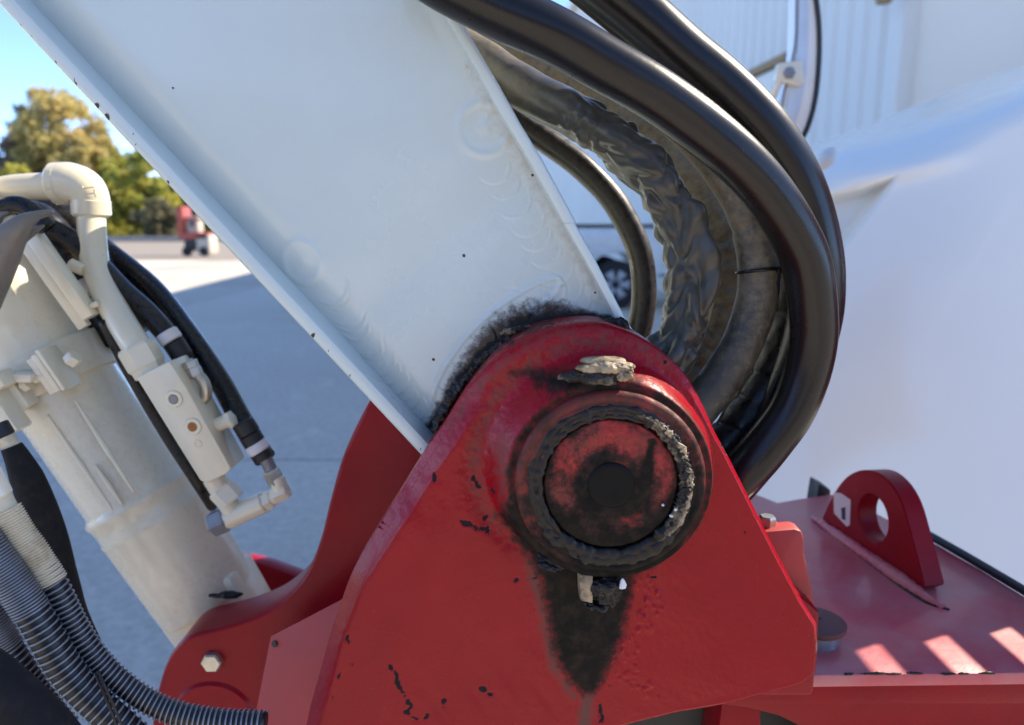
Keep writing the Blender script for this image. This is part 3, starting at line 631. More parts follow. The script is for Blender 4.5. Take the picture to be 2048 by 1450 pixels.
# ---- deck on the right
ZD = float(Q(1800, 1348, .68)[2])
dk = [QZ(a, b, ZD) for a, b in ((1380, 1352), (1490, 1352), (2250, 1343), (2250, 1300), (2048, 1192), (1960, 1138), (1880, 1092), (1760, 1030), (1665, 988), (1600, 997), (1555, 1005), (1530, 995), (1500, 984), (1450, 960), (1380, 960))]
deck = prism('deck_plate', dk, (0, 0, -.014), 'red_deck', base, .002)
zf = ZD - .0142; dF = QZ(1800, 1348, ZD)[1]
prism('deck_apron', [(.16, dF + .004, zf), (.60, dF + .004, zf), (.60, dF + .004, zf - .022), (.16, dF + .004, zf - .022)], (0, .012, 0), 'red_plain', base, .001)
prism('deck_apron', [Q(a, b, dF + .010) for a, b in ((2400, 1403), (2400, 1800), (1700, 1800), (1640, 1500), (1600, 1452), (1560, 1432), (1500, 1416), (1450, 1409), (1380, 1404))], (0, .015, 0), 'red_plain', base, .001)
prism('under_block', [(.06, dF + .09, zf - .02), (.62, dF + .09, zf - .02), (.62, dF + .09, zf - .5), (.06, dF + .09, zf - .5)], (0, .3, 0), 'black_plastic', base, .004)
prism('under_rib', [(.225, dF + .03, zf - .02), (.265, dF + .03, zf - .02), (.275, dF + .03, zf - .2), (.215, dF + .03, zf - .2)], (0, .06, 0), 'red_plain', base, .003)
prism('inner_column', [(-.06, .66, .84), (.30, .66, .84), (.30, .66, .93), (.20, .66, 1.02), (-.02, .66, 1.02)], (0, .13, 0), 'red_plain', base, .006)
# weld slag along the front edge of the deck
for (a, s_) in ((1742, 22), (1760, 14), (1785, 20), (1830, 18), (1893, 16), (1926, 12), (1972, 16), (1700, 10)):
    lump('weld_chip', a, 1347 + random.uniform(-1, 2), dF - .0005, mm(s_, .68), .0012, mm(3, .68), 'grease', base, a, .6, 3, 260)
prism('stop_plate', [Q(a, b, .69) for a, b in ((1480, 1068), (1590, 1058), (1604, 1062), (1609, 1080), (1609, 1110), (1625, 1180), (1636, 1262), (1480, 1262))], (0, .022, 0), 'faded_red', base, .003)
hexbolt('hex_bolt', Q(1534, 1052, .705), (0, 0, 1), mm(17, .7), .011, 'zinc', base)
prism('bolt_pad', [Q(1480, 1064, .697), Q(1560, 1060, .697), Q(1575, 1066, .697), Q(1480, 1072, .697)], (0, .03, 0), 'rust', base, .001)
dc = Q(1632, 1240, .745)
lathe('cap_disc', (dc[0], dc[1], dc[2]), (0, 0, 1), [(mm(58, .745), -.007), (mm(60, .745), -.005), (mm(60, .745), -.001), (mm(57, .745), .0), (.002, .0)], 'rust', base, 56)
lathe('cap_stem', (dc[0], dc[1], ZD), (0, 0, 1), [(mm(48, .745), 0), (mm(46, .745), dc[2] - ZD - .007)], 'steel_grey', base, 40)
lump('rust_chip', 1638, 1236, dc[1] - .002, .002, .002, .0008, 'grease', base, 2, .6, 3, 300)
# lifting lug: an upright plate standing on the deck, seen from its left face
LA = QZ(1636, 1046, ZD); LB = QZ(1893, 1192, ZD); ld = (LB - LA); ld[2] = 0; Ln = np.linalg.norm(ld); ld = ld / Ln
lnrm = np.array([ld[1], -ld[0], 0]);
if lnrm[0] > 0: lnrm = -lnrm
def LP(px, py): return QP(px, py, LB0, lnrm)
LB0 = QZ(1836, 1192, ZD)
lug_px = [(1642, 1046), (1646, 1030), (1668, 985), (1690, 956), (1712, 943), (1735, 940), (1760, 948), (1785, 972), (1805, 1010), (1822, 1070), (1838, 1130), (1853, 1192)]
LB0 = QZ(1852, 1192, ZD); LA0 = QZ(1638, 1042, ZD); ld = LB0 - LA0; ld /= np.linalg.norm(ld); lnrm = np.array([ld[1], -ld[0], 0]); lnrm *= -np.sign(lnrm[0])
hole_c = LP(1745, 1036); hr_px = 43
outl = [LP(a, b) for a, b in curve2(lug_px, 4)]
outl = [np.array([p[0], p[1], max(p[2], ZD + .0005)]) for p in outl]
hr = np.linalg.norm(LP(1745, 1082) - hole_c)
NHL = 48; zz = np.array([0, 0, 1.])
# front and back faces as ring between outline and hole
def ang(p): d = p - hole_c; return math.atan2(d[2], np.dot(d, ld))
ring_o = []
for k in range(NHL):
    a = 2 * math.pi * k / NHL; d2 = (math.cos(a), math.sin(a)); best = None
    for i in range(len(outl)):
        p, q = outl[i] - hole_c, outl[(i + 1) % len(outl)] - hole_c
        p2 = np.array([np.dot(p, ld), p[2]]); q2 = np.array([np.dot(q, ld), q[2]]); e = q2 - p2; den = d2[0] * e[1] - d2[1] * e[0]
        if abs(den) < 1e-12: continue
        t_ = (p2[0] * e[1] - p2[1] * e[0]) / den; u_ = (p2[0] * d2[1] - p2[1] * d2[0]) / den
        if t_ > 0 and -1e-6 <= u_ <= 1 + 1e-6 and (best is None or t_ < best): best = t_
    ring_o.append(hole_c + ld * d2[0] * best + zz * d2[1] * best)
ring_i = [hole_c + (ld * math.cos(2 * math.pi * k / NHL) + zz * math.sin(2 * math.pi * k / NHL)) * hr for k in range(NHL)]
TH = .029; v = []
for rr_, off in ((ring_i, -.002), (ring_i, .0), (ring_o, 0), (ring_o, -TH), (ring_i, -TH)):
    for k, p in enumerate(rr_):
        q = p + lnrm * off
        if rr_ is ring_i and off == 0: q = hole_c + (p - hole_c) * 1.05
        v.append(q)
f = []
for a in range(5):
    b = (a + 1) % 5
    f += [(a * NHL + k, a * NHL + (k + 1) % NHL, b * NHL + (k + 1) % NHL, b * NHL + k) for k in range(NHL)]
me = mesh('lifting_lug', v, f); fix_normals(me)
import bmesh
bm = bmesh.new(); bm.from_mesh(me); bmesh.ops.bevel(bm, geom=[e for e in bm.edges if e.calc_face_angle(0) > rad(70)], offset=.0015, segments=2, affect='EDGES'); bm.to_mesh(me); bm.free()
lug = link('lifting_lug', me, base, ['red_plain'], angle=35); tag(lug, 'upright red lifting lug with a round eye')
e0, e1 = LA0 - ld * .012, LB0 + ld * .03
def wd(t, L, ca, sa, d): return .0012 * nz(t * 130, ca * 2, sa * 2) + .0008 * nz(t * 300, ca, sa)
tube('weld_bead', [e0 + (0, 0, .001), LA0 + lnrm * .004 + (0, 0, .002), (LA0 + LB0) / 2 + lnrm * .005 + (0, 0, .001), LB0 + lnrm * .006 + (0, 0, .002), e1 + (0, 0, .000)], [.003, .008, .009, .010, .004], 'red_deck', base, 160, 14, disp=wd)
tube('grease_ring', [LA0 + lnrm * .010 + (0, 0, .0002), (LA0 * .6 + LB0 * .4) + lnrm * .012, (LA0 * .2 + LB0 * .8) + lnrm * .014, LB0 + lnrm * .012 + ld * .012, LB0 + ld * .035 - lnrm * .004], [.0006, .0012, .0018, .0026, .0018], 'grease', base, 120, 8, disp=lambda t, L, ca, sa, d: .0008 * nz(t * 260, 3))
stp = [(1668, 985), (1682, 986), (1702, 1000), (1700, 1050), (1694, 1053), (1669, 1026)]
st = prism('sticker', [LP(a, b) + lnrm * .0008 for a, b in stp], -lnrm * .0006, 'white_band', lug, 0)
prism('sticker_print', [LP(a, b) + lnrm * .0013 for a, b in ((1684, 1016), (1692, 1014), (1692, 1040), (1685, 1038))], -lnrm * .0004, 'car_glass', st, 0)
blk = prism('rubber_buffer', [QZ(1634, 990, ZD) + (0, .012, -.07), QZ(1670, 990, ZD) + (0, .012, -.07), QZ(1668, 990, ZD) + (0, .012, .004), QZ(1642, 990, ZD) + (0, .012, .016)], (0, .04, 0), 'black_plastic', base, .003)
gap_bar = tube('gap_strip', [QZ(1860, 1078, ZD) + (0, .008, .004), QZ(1950, 1130, ZD) + (0, .008, .004), QZ(2120, 1232, ZD) + (0, .008, .004)], .006, 'black_plastic', base, 20, 10)  # black strip added in place of the dark gap along the deck edge

# ================================================================== WHITE BOOM
YB = .668; FE = .645
boom = thing('crane_boom', Q(950, 800, .72), 'white box-section crane arm with side flanges and weld ripples, on the red pivot', 'crane boom')
Lin = lambda v_: (30 + (v_) * 826 / 886, v_)                # left crease at image row v_
def interp_line(pts, y):
    pts = sorted(pts, key=lambda p: p[1]); ys_ = [p[1] for p in pts]; xs_ = [p[0] for p in pts]
    if y <= ys_[0]: s_ = (xs_[1] - xs_[0]) / (ys_[1] - ys_[0]); return xs_[0] + s_ * (y - ys_[0])
    if y >= ys_[-1]: s_ = (xs_[-1] - xs_[-2]) / (ys_[-1] - ys_[-2]); return xs_[-1] + s_ * (y - ys_[-1])
    return float(np.interp(y, ys_, xs_))
rin = [(881, 13), (925, 90), (1000, 228), (1044, 299), (1125, 444), (1186, 552), (1226, 630), (1290, 760)]
rout = [(893, -10), (932, 57), (1000, 172), (1040, 245), (1085, 319), (1154, 447), (1193, 518), (1250, 630), (1278, 675), (1330, 770)]
lin_ = [(30, 0), (856, 886), (950, 987)]; lout = [(0, 12), (846, 916), (940, 1016)]
NU, NV = 360, 620; rows = np.linspace(-520, 900, NV)
# param: the boom runs from upper left to the pivot; rows are lines across it
ts = np.linspace(0, 1, NV); L0, L1 = np.array([30 - 560, -600.]), np.array([900., 933.]); R0_, R1_ = None, None
XB = np.zeros((NV, NU)); ZB = np.zeros((NV, NU)); PX = np.zeros((NV, NU)); PY = np.zeros((NV, NU))
for i, t_ in enumerate(ts):
    yl = -600 + t_ * (930 + 600); yr = -760 + t_ * (760 + 760)
    a = np.array([interp_line(lin_, yl), yl]); b = np.array([interp_line(rin, yr), yr])
    for j in range(NU):
        u_ = j / (NU - 1); p = a + (b - a) * u_; PX[i, j], PY[i, j] = p
        XB[i, j], _, ZB[i, j] = Q(p[0], p[1], YB)
def lw(a, b): return mm(1, YB) * np.hypot(a, b)
# distances in photo-scale millimetres
P2 = lambda a, b: np.array(xz(Q(a, b, YB)))
dl, _ = seg_dist(XB, ZB, [P2(lin_[0][0] - 826, -886), P2(*lin_[1]), P2(*lin_[2])], False)
dr_, _ = seg_dist(XB, ZB, [P2(interp_line(rin, y), y) for y in (-760, 13, 228, 444, 630, 760)], False)
px1 = mm(1, YB)
HB = -.013 * (1 - sm(dl / (px1 * 105))) ** 1.6 + .0015 * (1 - sm(dr_ / (px1 * 30)))
HB += np.array([[.0012 * nz(x_ * 7, z_ * 7, 1) for x_, z_ in zip(a, b)] for a, b in zip(XB, ZB)])
def bump_at(px, py, r, h, ring=None):
    global HB
    q = P2(px, py); d = np.hypot(XB - q[0], ZB - q[1]); r = r * px1
    if ring: HB += h * np.exp(-((d - r) / (ring * px1)) ** 2)
    else: HB += h * np.exp(-(d / r) ** 2)
for (a, b, r_) in ((600, 525, 38), (968, 258, 46)):
    bump_at(a, b, r_, .0010, 7); bump_at(a, b, r_ * .8, -.0008); bump_at(a + 3, b - 3, 12, .0012)
# weld ripples: overlapping crescents down the left seam, near the pivot and up the right seam
rr2 = random.Random(5)
def crescents(path, n, r0, h):
    global HB
    pts, _ = spline([np.array([a, b, 0.]) for a, b in path], n)
    tg = np.gradient(pts, axis=0)
    for p, tt in zip(pts, tg):
        tt = tt / np.linalg.norm(tt); q = P2(p[0] + rr2.uniform(-3, 3), p[1] + rr2.uniform(-3, 3)); d = np.hypot(XB - q[0], ZB - q[1]); r_ = r0 * px1 * rr2.uniform(.8, 1.2)
        side = sm(((XB - q[0]) * tt[0] - (ZB - q[1]) * tt[1]) / (r_ * .9))
        HB += h * rr2.uniform(.4, 1.2) * np.exp(-((d - r_) / (2.6 * px1)) ** 2) * side - h * .5 * np.exp(-((d - r_ - 4 * px1) / (3 * px1)) ** 2) * side
crescents([(655, 570), (690, 625), (730, 690), (775, 750), (805, 800), (845, 830), (865, 820)], 15, 34, .0013)
crescents([(985, 330), (1020, 385), (1060, 450), (1100, 520), (1130, 575), (1150, 600)], 9, 38, .0005)
crescents([(900, 760), (975, 650), (1100, 580)], 4, 40, .0005)
# long weld step around the foot of the arm
q = [P2(a, b) for a, b in curve2([(850, 850), (872, 770), (905, 710), (950, 655), (1010, 605), (1080, 565), (1120, 558), (1110, 590), (1060, 625)], 6)]
d, _ = seg_dist(XB, ZB, q, False); HB += .0010 * np.exp(-(d / (5 * px1)) ** 2)
q = [P2(a, b) for a, b in ((700, 640), (880, 480), (1090, 330))]; d, _ = seg_dist(XB, ZB, q, False); HB -= .0016 * np.exp(-(d / (52 * px1)) ** 2)
q = [P2(a, b) for a, b in curve2([(552, 560), (575, 570), (610, 577), (630, 572)], 5)]; d, _ = seg_dist(XB, ZB, q, False); HB -= .0009 * np.exp(-(d / (1.8 * px1)) ** 2)
# grime near the plate, dust on the right, tiny chips
ring_px = [(862, 862), (893, 815), (925, 765), (965, 715), (1005, 675), (1060, 648), (1130, 636), (1200, 636), (1240, 645)]
d, _ = seg_dist(XB, ZB, [P2(a, b) for a, b in curve2(ring_px, 6)], False)
wv = np.interp(PX, [860, 930, 1000, 1100, 1180, 1250], [14, 26, 34, 30, 10, 6]) * px1
gB = np.clip(1 - d / (2 * wv), 0, 1)
dB = .46 * np.exp(-(dr_ / (px1 * 30)) ** 2) * sm((PY - 40) / 200) + .0 * np.exp(-(((PX - 900) * .6 + (PY - 480) * .8) / 55) ** 2 * 1.0) * sm((PX - 650) / 150) * sm((1110 - PX) / 150)
sB = np.zeros(XB.shape)
for (a, b, r_) in ((928, 511, 3.4), (346, 176, 2.4), (1065, 350, 3), (1190, 585, 2.5), (867, 719, 3)):
    q = P2(a, b); sB = np.maximum(sB, np.clip(1 - np.hypot(XB - q[0], ZB - q[1]) / (2 * r_ * px1), 0, 1))
for i in range(38):                                    # pits along the left seam
    y_ = rr2.uniform(-20, 860); q = P2(interp_line(lin_, y_) + rr2.uniform(2, 14), y_); sB = np.maximum(sB, .9 * np.clip(1 - np.hypot(XB - q[0], ZB - q[1]) / (rr2.uniform(1.5, 4.5) * px1), 0, 1))
v = [(x_, YB - h_, z_) for x_, h_, z_ in zip(XB.ravel(), HB.ravel(), ZB.ravel())]
f = [(i * NU + j, i * NU + j + 1, (i + 1) * NU + j + 1, (i + 1) * NU + j) for i in range(NV - 1) for j in range(NU - 1)]
me = mesh('side_plate', v, f, {'grime': gB.ravel(), 'dust': dB.ravel(), 'chip': sB.ravel()}); fix_normals(me)
link('side_plate', me, boom, ['white_boom'])
def flange(name, inner, outer, ys_i, ys_o, chips=()):
    """a plate standing across the arm: its narrow front edge faces the viewer, it runs back 15 cm"""
    P = []
    for (yi, yo) in zip(ys_i, ys_o): P.append((np.array(Q(interp_line(inner, yi), yi, FE)), np.array(Q(interp_line(outer, yo), yo, FE))))
    n_ = len(P); v = []; f = []
    ch = .0018
    for a, b in P:
        w_ = (b - a) / np.linalg.norm(b - a)
        v += [a + (0, .36, 0), a + (0, .0045, 0), a + w_ * .0012 + (0, .001, 0), a + w_ * .004, b - w_ * ch * 2, b - w_ * ch + (0, .0005, 0), b + (0, ch * 1.6, 0), b + (0, .36, 0)]
    K = 8
    for i in range(n_ - 1):
        for j in range(K): f.append((i * K + j, i * K + (j + 1) % K, (i + 1) * K + (j + 1) % K, (i + 1) * K + j))
    f += [tuple(range(K)), tuple((n_ - 1) * K + j for j in range(K - 1, -1, -1))]
    x_ = np.array(v); cz = np.zeros(len(v))
    for (a, b, r_) in chips:
        q = Q(a, b, FE); cz = np.maximum(cz, np.clip(1.2 - np.linalg.norm(x_ - q, axis=1) / (r_ * px1 * 2), 0, 1))
    rng = np.random.RandomState(len(name)); cz = np.maximum(cz, (rng.rand(len(v)) < .012) * .62 * np.array([j % K in (3, 4) and inner is lin_ for j in range(len(v))]))
    me = mesh(name, v, f, {'chip': cz, 'grime': np.zeros(len(v)), 'dust': np.zeros(len(v))}); fix_normals(me)
    return link(name, me, boom, ['white_boom'], angle=40)
ly = np.linspace(-600, 960, 500); lo = ly + 12 + (ly > 800) * 18 * 0
chipsL = [(193, 212, 4), (212, 235, 5), (150, 168, 3), (25, 40, 3), (60, 75, 3), (40, 52, 2.5), (110, 125, 2.5), (335, 365, 3), (625, 672, 3), (846, 912, 4), (700, 752, 2), (480, 522, 2)]
flange('front_flange', lin_, lout, ly, ly + 24, chipsL)
ry = np.concatenate([np.linspace(-760, 446, 200)]); flange('rear_flange', rin, rout, ry, ry + 0)
ry2 = np.linspace(446.5, 766, 60); rout2 = [(p[0] + (3.5 if p[1] > 440 else 0), p[1]) for p in [(1154, 447), (1193, 518), (1250, 630), (1278, 675), (1330, 770)]]; flange('rear_flange', rin, [(a - 2.5, b) for a, b in [(1154, 447), (1162, 462), (1193, 518), (1250, 630), (1278, 675), (1330, 770)]], ry2, ry2)
sb = lambda a, b: Q(a, b, FE) + np.array([0, .34, 0])
prism('back_plate', [sb(interp_line(lin_, -500), -500), sb(interp_line(rin, -700), -700), sb(interp_line(rin, 640), 640), sb(interp_line(rin, 740), 740), sb(960, 960), sb(interp_line(lin_, 880), 880)], (0, .01, 0), 'white_boom', boom, .001)
prism('ram_shade_box', [np.array([a, 1.016, b]) for a, b in ((-.15, .98), (-.16, 1.04), (-.27, 1.24), (-.36, 1.45), (-.05, 1.45), (.06, 1.29), (.13, 1.16), (.16, .98))], (0, .10, 0), 'white_boom', boom, .004)  # added unseen box that keeps the sun off the ram
# grease squeezed out between arm and plate
def gline(pts, Y, r, sd, mat_='grease', n=260, amp=1.0):
    return tube('grease_bead', [Q(a, b, Y) for a, b in pts], r, mat_, base, n, 14, disp=lambda t, L, ca, sa, d: r[0] * amp * noise.fractal(Vector((t * 160 + sd, ca * 1.5, sa * 1.5)), 1, 2, 4) if not np.isscalar(r) else 0)
gline([(868, 862), (888, 822), (915, 780), (945, 745), (985, 703), (1020, 680), (1050, 664)], .645, [.0042, .0048, .0042, .0040, .003], 1)
gline([(1000, 668), (1020, 662), (1040, 658), (1062, 655)], .640, [.0022, .0030, .0024, .0016], 9, 'dry_grease', 120, 1.4)  # tan stretch puts the lit part of the bead into the colour
gline([(1185, 645), (1212, 641), (1240, 648), (1262, 668)], .641, [.0022, .0030, .0055, .0020], 14)
gline([(1232, 640), (1243, 650), (1250, 662)], .640, [.003, .0045, .002], 24, n=60)

# ================================================================== HOSES ON THE RIGHT
def hose(name, label, pts, Ys, rpx, mat_, Yr, n=160, m=40, disp=None, attrs=None, cat='hose', group='hoses looping behind the crane pivot', rs=None):
    P = [Q(a, b, y) for (a, b), y in zip(pts, np.interp(np.linspace(0, 1, len(pts)), np.linspace(0, 1, len(Ys)), Ys))]
    r = mm(rpx, Yr) if rs is None else [mm(q, Yr) for q in rs]
    me = tube_mesh(name, P, r, n, m, disp=disp, attrs=attrs)
    o = link(name, me, None, [mat_]); return tag(o, label, cat, group)
soft = lambda A, s_, sd: (lambda t, L, ca, sa, d: A * nz(t * s_ + sd, ca * 1.2, sa * 1.2))
dusty = lambda lo, hi, sd=0: (lambda u_, d, q: float(np.clip(lo + (hi - lo) * (1 - u_) + .15 * nz(q[0] * 30 + sd, q[2] * 30), 0, 1)))
hose('hydraulic_hose', 'front thick black hose, nearest of the bundle, sweeping over the arm to behind the pivot', [(790, -120), (860, -55), (960, 2), (1107, 70), (1214, 131), (1303, 184), (1385, 242), (1476, 318), (1540, 388), (1588, 465), (1614, 530), (1625, 618), (1626, 680), (1612, 750), (1583, 822), (1542, 880), (1495, 935), (1440, 985), (1380, 1030)],
     [.600, .612, .625, .64, .66, .675, .685, .69, .69, .69, .70], 47, 'rubber', .655, 240, 48, soft(.0009, 12, 1))
hose('hydraulic_hose', 'outermost thick black hose, sunlit along its back against the pale siding', [(1100, -110), (1190, -40), (1283, 38), (1366, 112), (1438, 172), (1513, 250), (1572, 335), (1606, 410), (1627, 490), (1634, 560), (1628, 640), (1600, 740), (1555, 840), (1500, 920), (1430, 1000)],
     [.70, .71, .72, .73, .735, .735, .74], 51, 'rubber', .73, 220, 48, soft(.0009, 11, 4))
hose('hydraulic_hose', 'dusty olive hose straight under the nearest black one, with a zip tie round it', [(940, -10), (1080, 60), (1225, 140), (1325, 212), (1410, 292), (1470, 372), (1505, 455), (1517, 540), (1512, 605), (1488, 680), (1450, 745), (1405, 805), (1350, 870)],
     [.80, .78, .76, .75, .735, .725, .722, .72, .72, .715, .71], 39, 'sleeve', .73, 240, 40, lambda t, L, ca, sa, d: .0011 * nz(t * 26 + 3, ca * 1.3, sa * 1.3) - .0016 * math.exp(-((t / L - .62) / .008) ** 2), {'dust': dusty(.15, .75, 5)})
def puffy(A, pitch, sd): return lambda t, L, ca, sa, d: A * (abs(math.sin(math.pi * t / pitch + .8 * nz(t * 40, ca, sa))) ** .6 - .6) + A * .7 * nz(t * 60 + sd, ca * 2, sa * 2)
hose('hose_sleeve', 'dull puckered tan sleeve between the crumpled shiny one and the zip-tied hose', [(880, 30), (950, 70), (1060, 124), (1180, 188), (1290, 262), (1368, 338), (1418, 420), (1443, 500), (1446, 575), (1428, 650), (1388, 722), (1330, 795), (1270, 855)],
     [.95, .94, .91, .88, .87, .865, .86, .85, .83], 46, 'sleeve', .86, 300, 48, puffy(.0046, .026, 2), {'dust': dusty(.25, .8, 9)})
def crumple(t, L, ca, sa, d):
    k = float(sm((t / L - .34) / .12)); w_ = noise.noise(Vector((t * 16, ca, sa + 3)))
    n1 = noise.noise(Vector((t * 17 + 1.0 * w_, ca * .8 + .3, sa * .8))); n2 = noise.noise(Vector((t * 31 + 1.2 * n1, ca * 1.2, sa * 1.2 + 7)))
    f1 = math.sqrt(n1 * n1 + .006); f2 = math.sqrt(n2 * n2 + .01)
    return k * (.0170 * (f1 - .26) + .0080 * (f2 - .25) + .0030 * (abs(math.sin(math.pi * t / .030 + 3.2 * n1 + 1.3 * ca + 2.0 * w_)) ** .8 - .6)) + (1 - k) * .0012 * nz(t * 30, ca, sa)
hose('hose_sleeve', 'shiny crumpled sleeve, deeply wrinkled, beside the thin black loop', [(890, 70), (960, 118), (1060, 185), (1150, 232), (1240, 292), (1308, 355), (1355, 430), (1384, 520), (1382, 600), (1358, 675), (1315, 745), (1260, 800)],
     [.92, .87, .80, .765, .75, .745, .74, .735, .73, .73], 43, 'sleeve_shiny', .75, 520, 96, crumple, {'dust': lambda u_, d, q: float(np.clip(.75 - u_ * 1.7 + .2 * nz(q[0] * 40, q[2] * 40), 0, 1))})
hose('hydraulic_hose', 'thin black hose in a small loop, right against the edge of the white arm', [(940, 190), (1000, 218), (1050, 252), (1105, 290), (1165, 335), (1220, 392), (1256, 450), (1280, 510), (1288, 570), (1285, 628), (1268, 690), (1240, 740), (1200, 800)],
     [.97, .97, .965, .96, .95, .94, .93], 24, 'rubber', .955, 180, 32, soft(.0005, 20, 8), {'dust': lambda u_, d, q: .33})
hose('hose_sleeve', 'soft dark sleeve showing between the zip-tied hose and the nearest black one', [(1570, 440), (1590, 500), (1597, 560), (1588, 625), (1574, 690), (1545, 760), (1500, 830), (1450, 890), (1395, 950), (1340, 1010)],
     [.80, .78, .765, .755, .745, .74], 44, 'rubber', .76, 200, 48, puffy(.0022, .035, 7), {'dust': lambda u_, d, q: .28})
hose('hydraulic_hose', 'dusty hose half hidden just right of the zip tie', [(1430, 330), (1490, 395), (1525, 450), (1545, 510), (1552, 560), (1548, 600), (1530, 660), (1500, 720), (1450, 800)],
     [.86, .86, .85, .84, .83, .82], 26, 'sleeve', .84, 120, 28, soft(.0006, 20, 3), {'dust': lambda u_, d, q: .5})
# zip tie
zc = Q(1518, 541, .721); zt = thing('zip_tie', zc, 'black zip tie pulled tight round the dusty olive hose', 'cable tie')
zr_ = mm(41, .73); Kz = 48
a_, u_, w_ = axes(Q(1517, 560, .72) - Q(1514, 522, .722))
tp = [zc + (u_ * math.cos(t_) + w_ * math.sin(t_)) * zr_ for t_ in np.linspace(0, 2 * math.pi, 40)]
tube('strap', tp, .0016, 'rubber', zt, 120, 8)
box('head', Q(1560, 541, .705), X3, (.006, .006, .005), 'rubber', zt, .001)
tube('tail', [Q(1560, 543, .706), Q(1556, 575, .706), Q(1554, 602, .712), Q(1552, 620, .72)], .0015, 'rubber', zt, 90, 8, disp=lambda t, L, ca, sa, d: .0005 * math.sin(t * 2400))
lathe('label_tag', Q(1522, 715, .79), A_, [(mm(11, .79), 0), (mm(11, .79), .002)], 'white_band', zt, 16)

# ================================================================== HYDRAULIC RAM ON THE LEFT
YR = .95
ram = thing('hydraulic_cylinder', Q(430, 1260, YR), 'cream painted hydraulic ram with clamp, valve block and pipework, left of the arm', 'hydraulic cylinder')
A1, A0 = Q(430, 1215, YR), Q(-110, 425, YR); ax = (A1 - A0); Lr = np.linalg.norm(ax); ax /= Lr
rr_ = mm(105, YR)
def atr(px, py):                                    # station along the ram axis from a pixel
    p = Q(px, py, YR); return float(np.dot(p - A0, ax))
sR1, sR2, sR3 = atr(268, 1005), atr(292, 1042), atr(335, 1175)
pr = [(rr_ * .955, -.1), (rr_ * .955, atr(60, 650))]
pr += [(rr_ * .965, sR1 - .012), (rr_ * 1.0, sR1 - .008), (rr_ * 1.045, sR1 - .003), (rr_ * 1.05, sR1), (rr_ * 1.0, sR1 + .006), (rr_ * .99, sR2 - .004), (rr_ * 1.02, sR2), (rr_ * 1.0, sR2 + .005), (rr_ * .985, sR3 - .03), (rr_ * .97, sR3 + .02), (rr_ * .955, atr(400, 1200) + .004)]
lathe('barrel', A0, ax, pr, 'cream_paint', ram, 96, angle=50, attrs={'dust': lambda r, t_, q: float(.28 + .2 * nz(q[0] * 14, q[2] * 14)), 'grime': lambda r, t_, q: 0., 'chip': lambda r, t_, q: 0.})
for (a_, b_) in (((95, 830), (225, 1020)), ((150, 800), (268, 985)), ((190, 930), (245, 1010))):
    p_, q_ = Q(*a_, YR - rr_ * .965), Q(*b_, YR - rr_ * .965); tube('paint_run', [p_, (p_ + q_) / 2, q_], [.0015, .0034, .0015], 'cream_paint', ram, 40, 8, disp=lambda t, L, ca, sa, d: .0004 * nz(t * 60, 2))
# foot: flat-sided eye between the clevis plates
ef = atr(400, 1200)
fe = A0 + ax * (ef - .02); pn = np.cross(ax, [0, 1., 0]); pn /= np.linalg.norm(pn)
if pn[0] < 0: pn = -pn
prism('foot', [fe - pn * rr_ * .9, fe + pn * rr_ * .93, fe + pn * rr_ * .8 + ax * .16, fe - pn * rr_ * .55 + ax * .16], (0, .001, 0), 'cream_paint', ram, 0)
fo = [fe - pn * rr_ * .82, fe + pn * rr_ * .95, fe + pn * rr_ * .85 + ax * .10, fe + pn * rr_ * .5 + ax * .15, fe - pn * rr_ * .3 + ax * .15, fe - pn * rr_ * .80 + ax * .08]
prism('foot', [p - np.array([0, .04, 0]) for p in fo], (0, .08, 0), 'cream_paint', ram, .006)
lump('grease_lump', 448, 1190, .89, .018, .005, .004, 'grease', ram, 5, .6, 4, 90)

# clamp collar
cc0 = atr(70, 775); sC0, sC1 = atr(100, 705), atr(140, 770)
lathe('clamp_collar', A0, ax, [(rr_ * .94, sC0 - .002), (rr_ * 1.055, sC0 - .001), (rr_ * 1.06, sC0 + .002), (rr_ * 1.06, sC1 - .002), (rr_ * 1.055, sC1), (rr_ * .94, sC1)], 'cream_paint', ram, 96, angle=40, attrs={'dust': lambda r, t_, q: .3})
tow = np.cross(pn, ax); tow = tow if tow[1] < 0 else -tow    # outward, toward the viewer
def on(px, py, out=0): return Q(px, py, YR - rr_ * 1.06 - out)
AX = (ax, pn, tow)
for (px, py, sz, m_) in ((106, 742, (.050, .0075, .03), 0), (118, 735, (.055, .005, .036), 0), (94, 749, (.048, .010, .022), 0)):
    box('clamp_ear', on(px, py, .006), AX, sz, 'cream_paint', ram, .0012)
box('clamp_ear', on(30, 785, .006), AX, (.046, .026, .024), 'cream_paint', ram, .0015)
box('clamp_ear', on(52, 752, .010), (ax * .5 + pn * .86, -ax * .86 + pn * .5, tow), (.030, .010, .03), 'cream_paint', ram, .0015)
hexbolt('clamp_bolt', on(140, 724, .012), pn * .8 - ax * .2, .0095, .011, 'cream_paint', ram)
hb = on(150, 720, .012)
for k in range(5):
    cyl('thread', on(73 + k * 3.6, 757 - k * 1.6, .012), on(75 + k * 3.6, 756 - k * 1.6, .012), .0058, 'cream_paint', ram, 16)
cyl('clamp_stud', on(68, 760, .012), on(96, 746, .012), .0048, 'cream_paint', ram, 16)
hexbolt('clamp_bolt', on(58, 765, .012), -pn, .009, .009, 'cream_paint', ram)
box('clamp_bracket', on(-4, 815, .03), (ax, pn, tow), (.07, .03, .03), 'cream_paint', ram, .003)
box('clamp_bracket', on(-4, 764, .03), (ax, pn, tow), (.02, .03, .03), 'cream_paint', ram, .003)
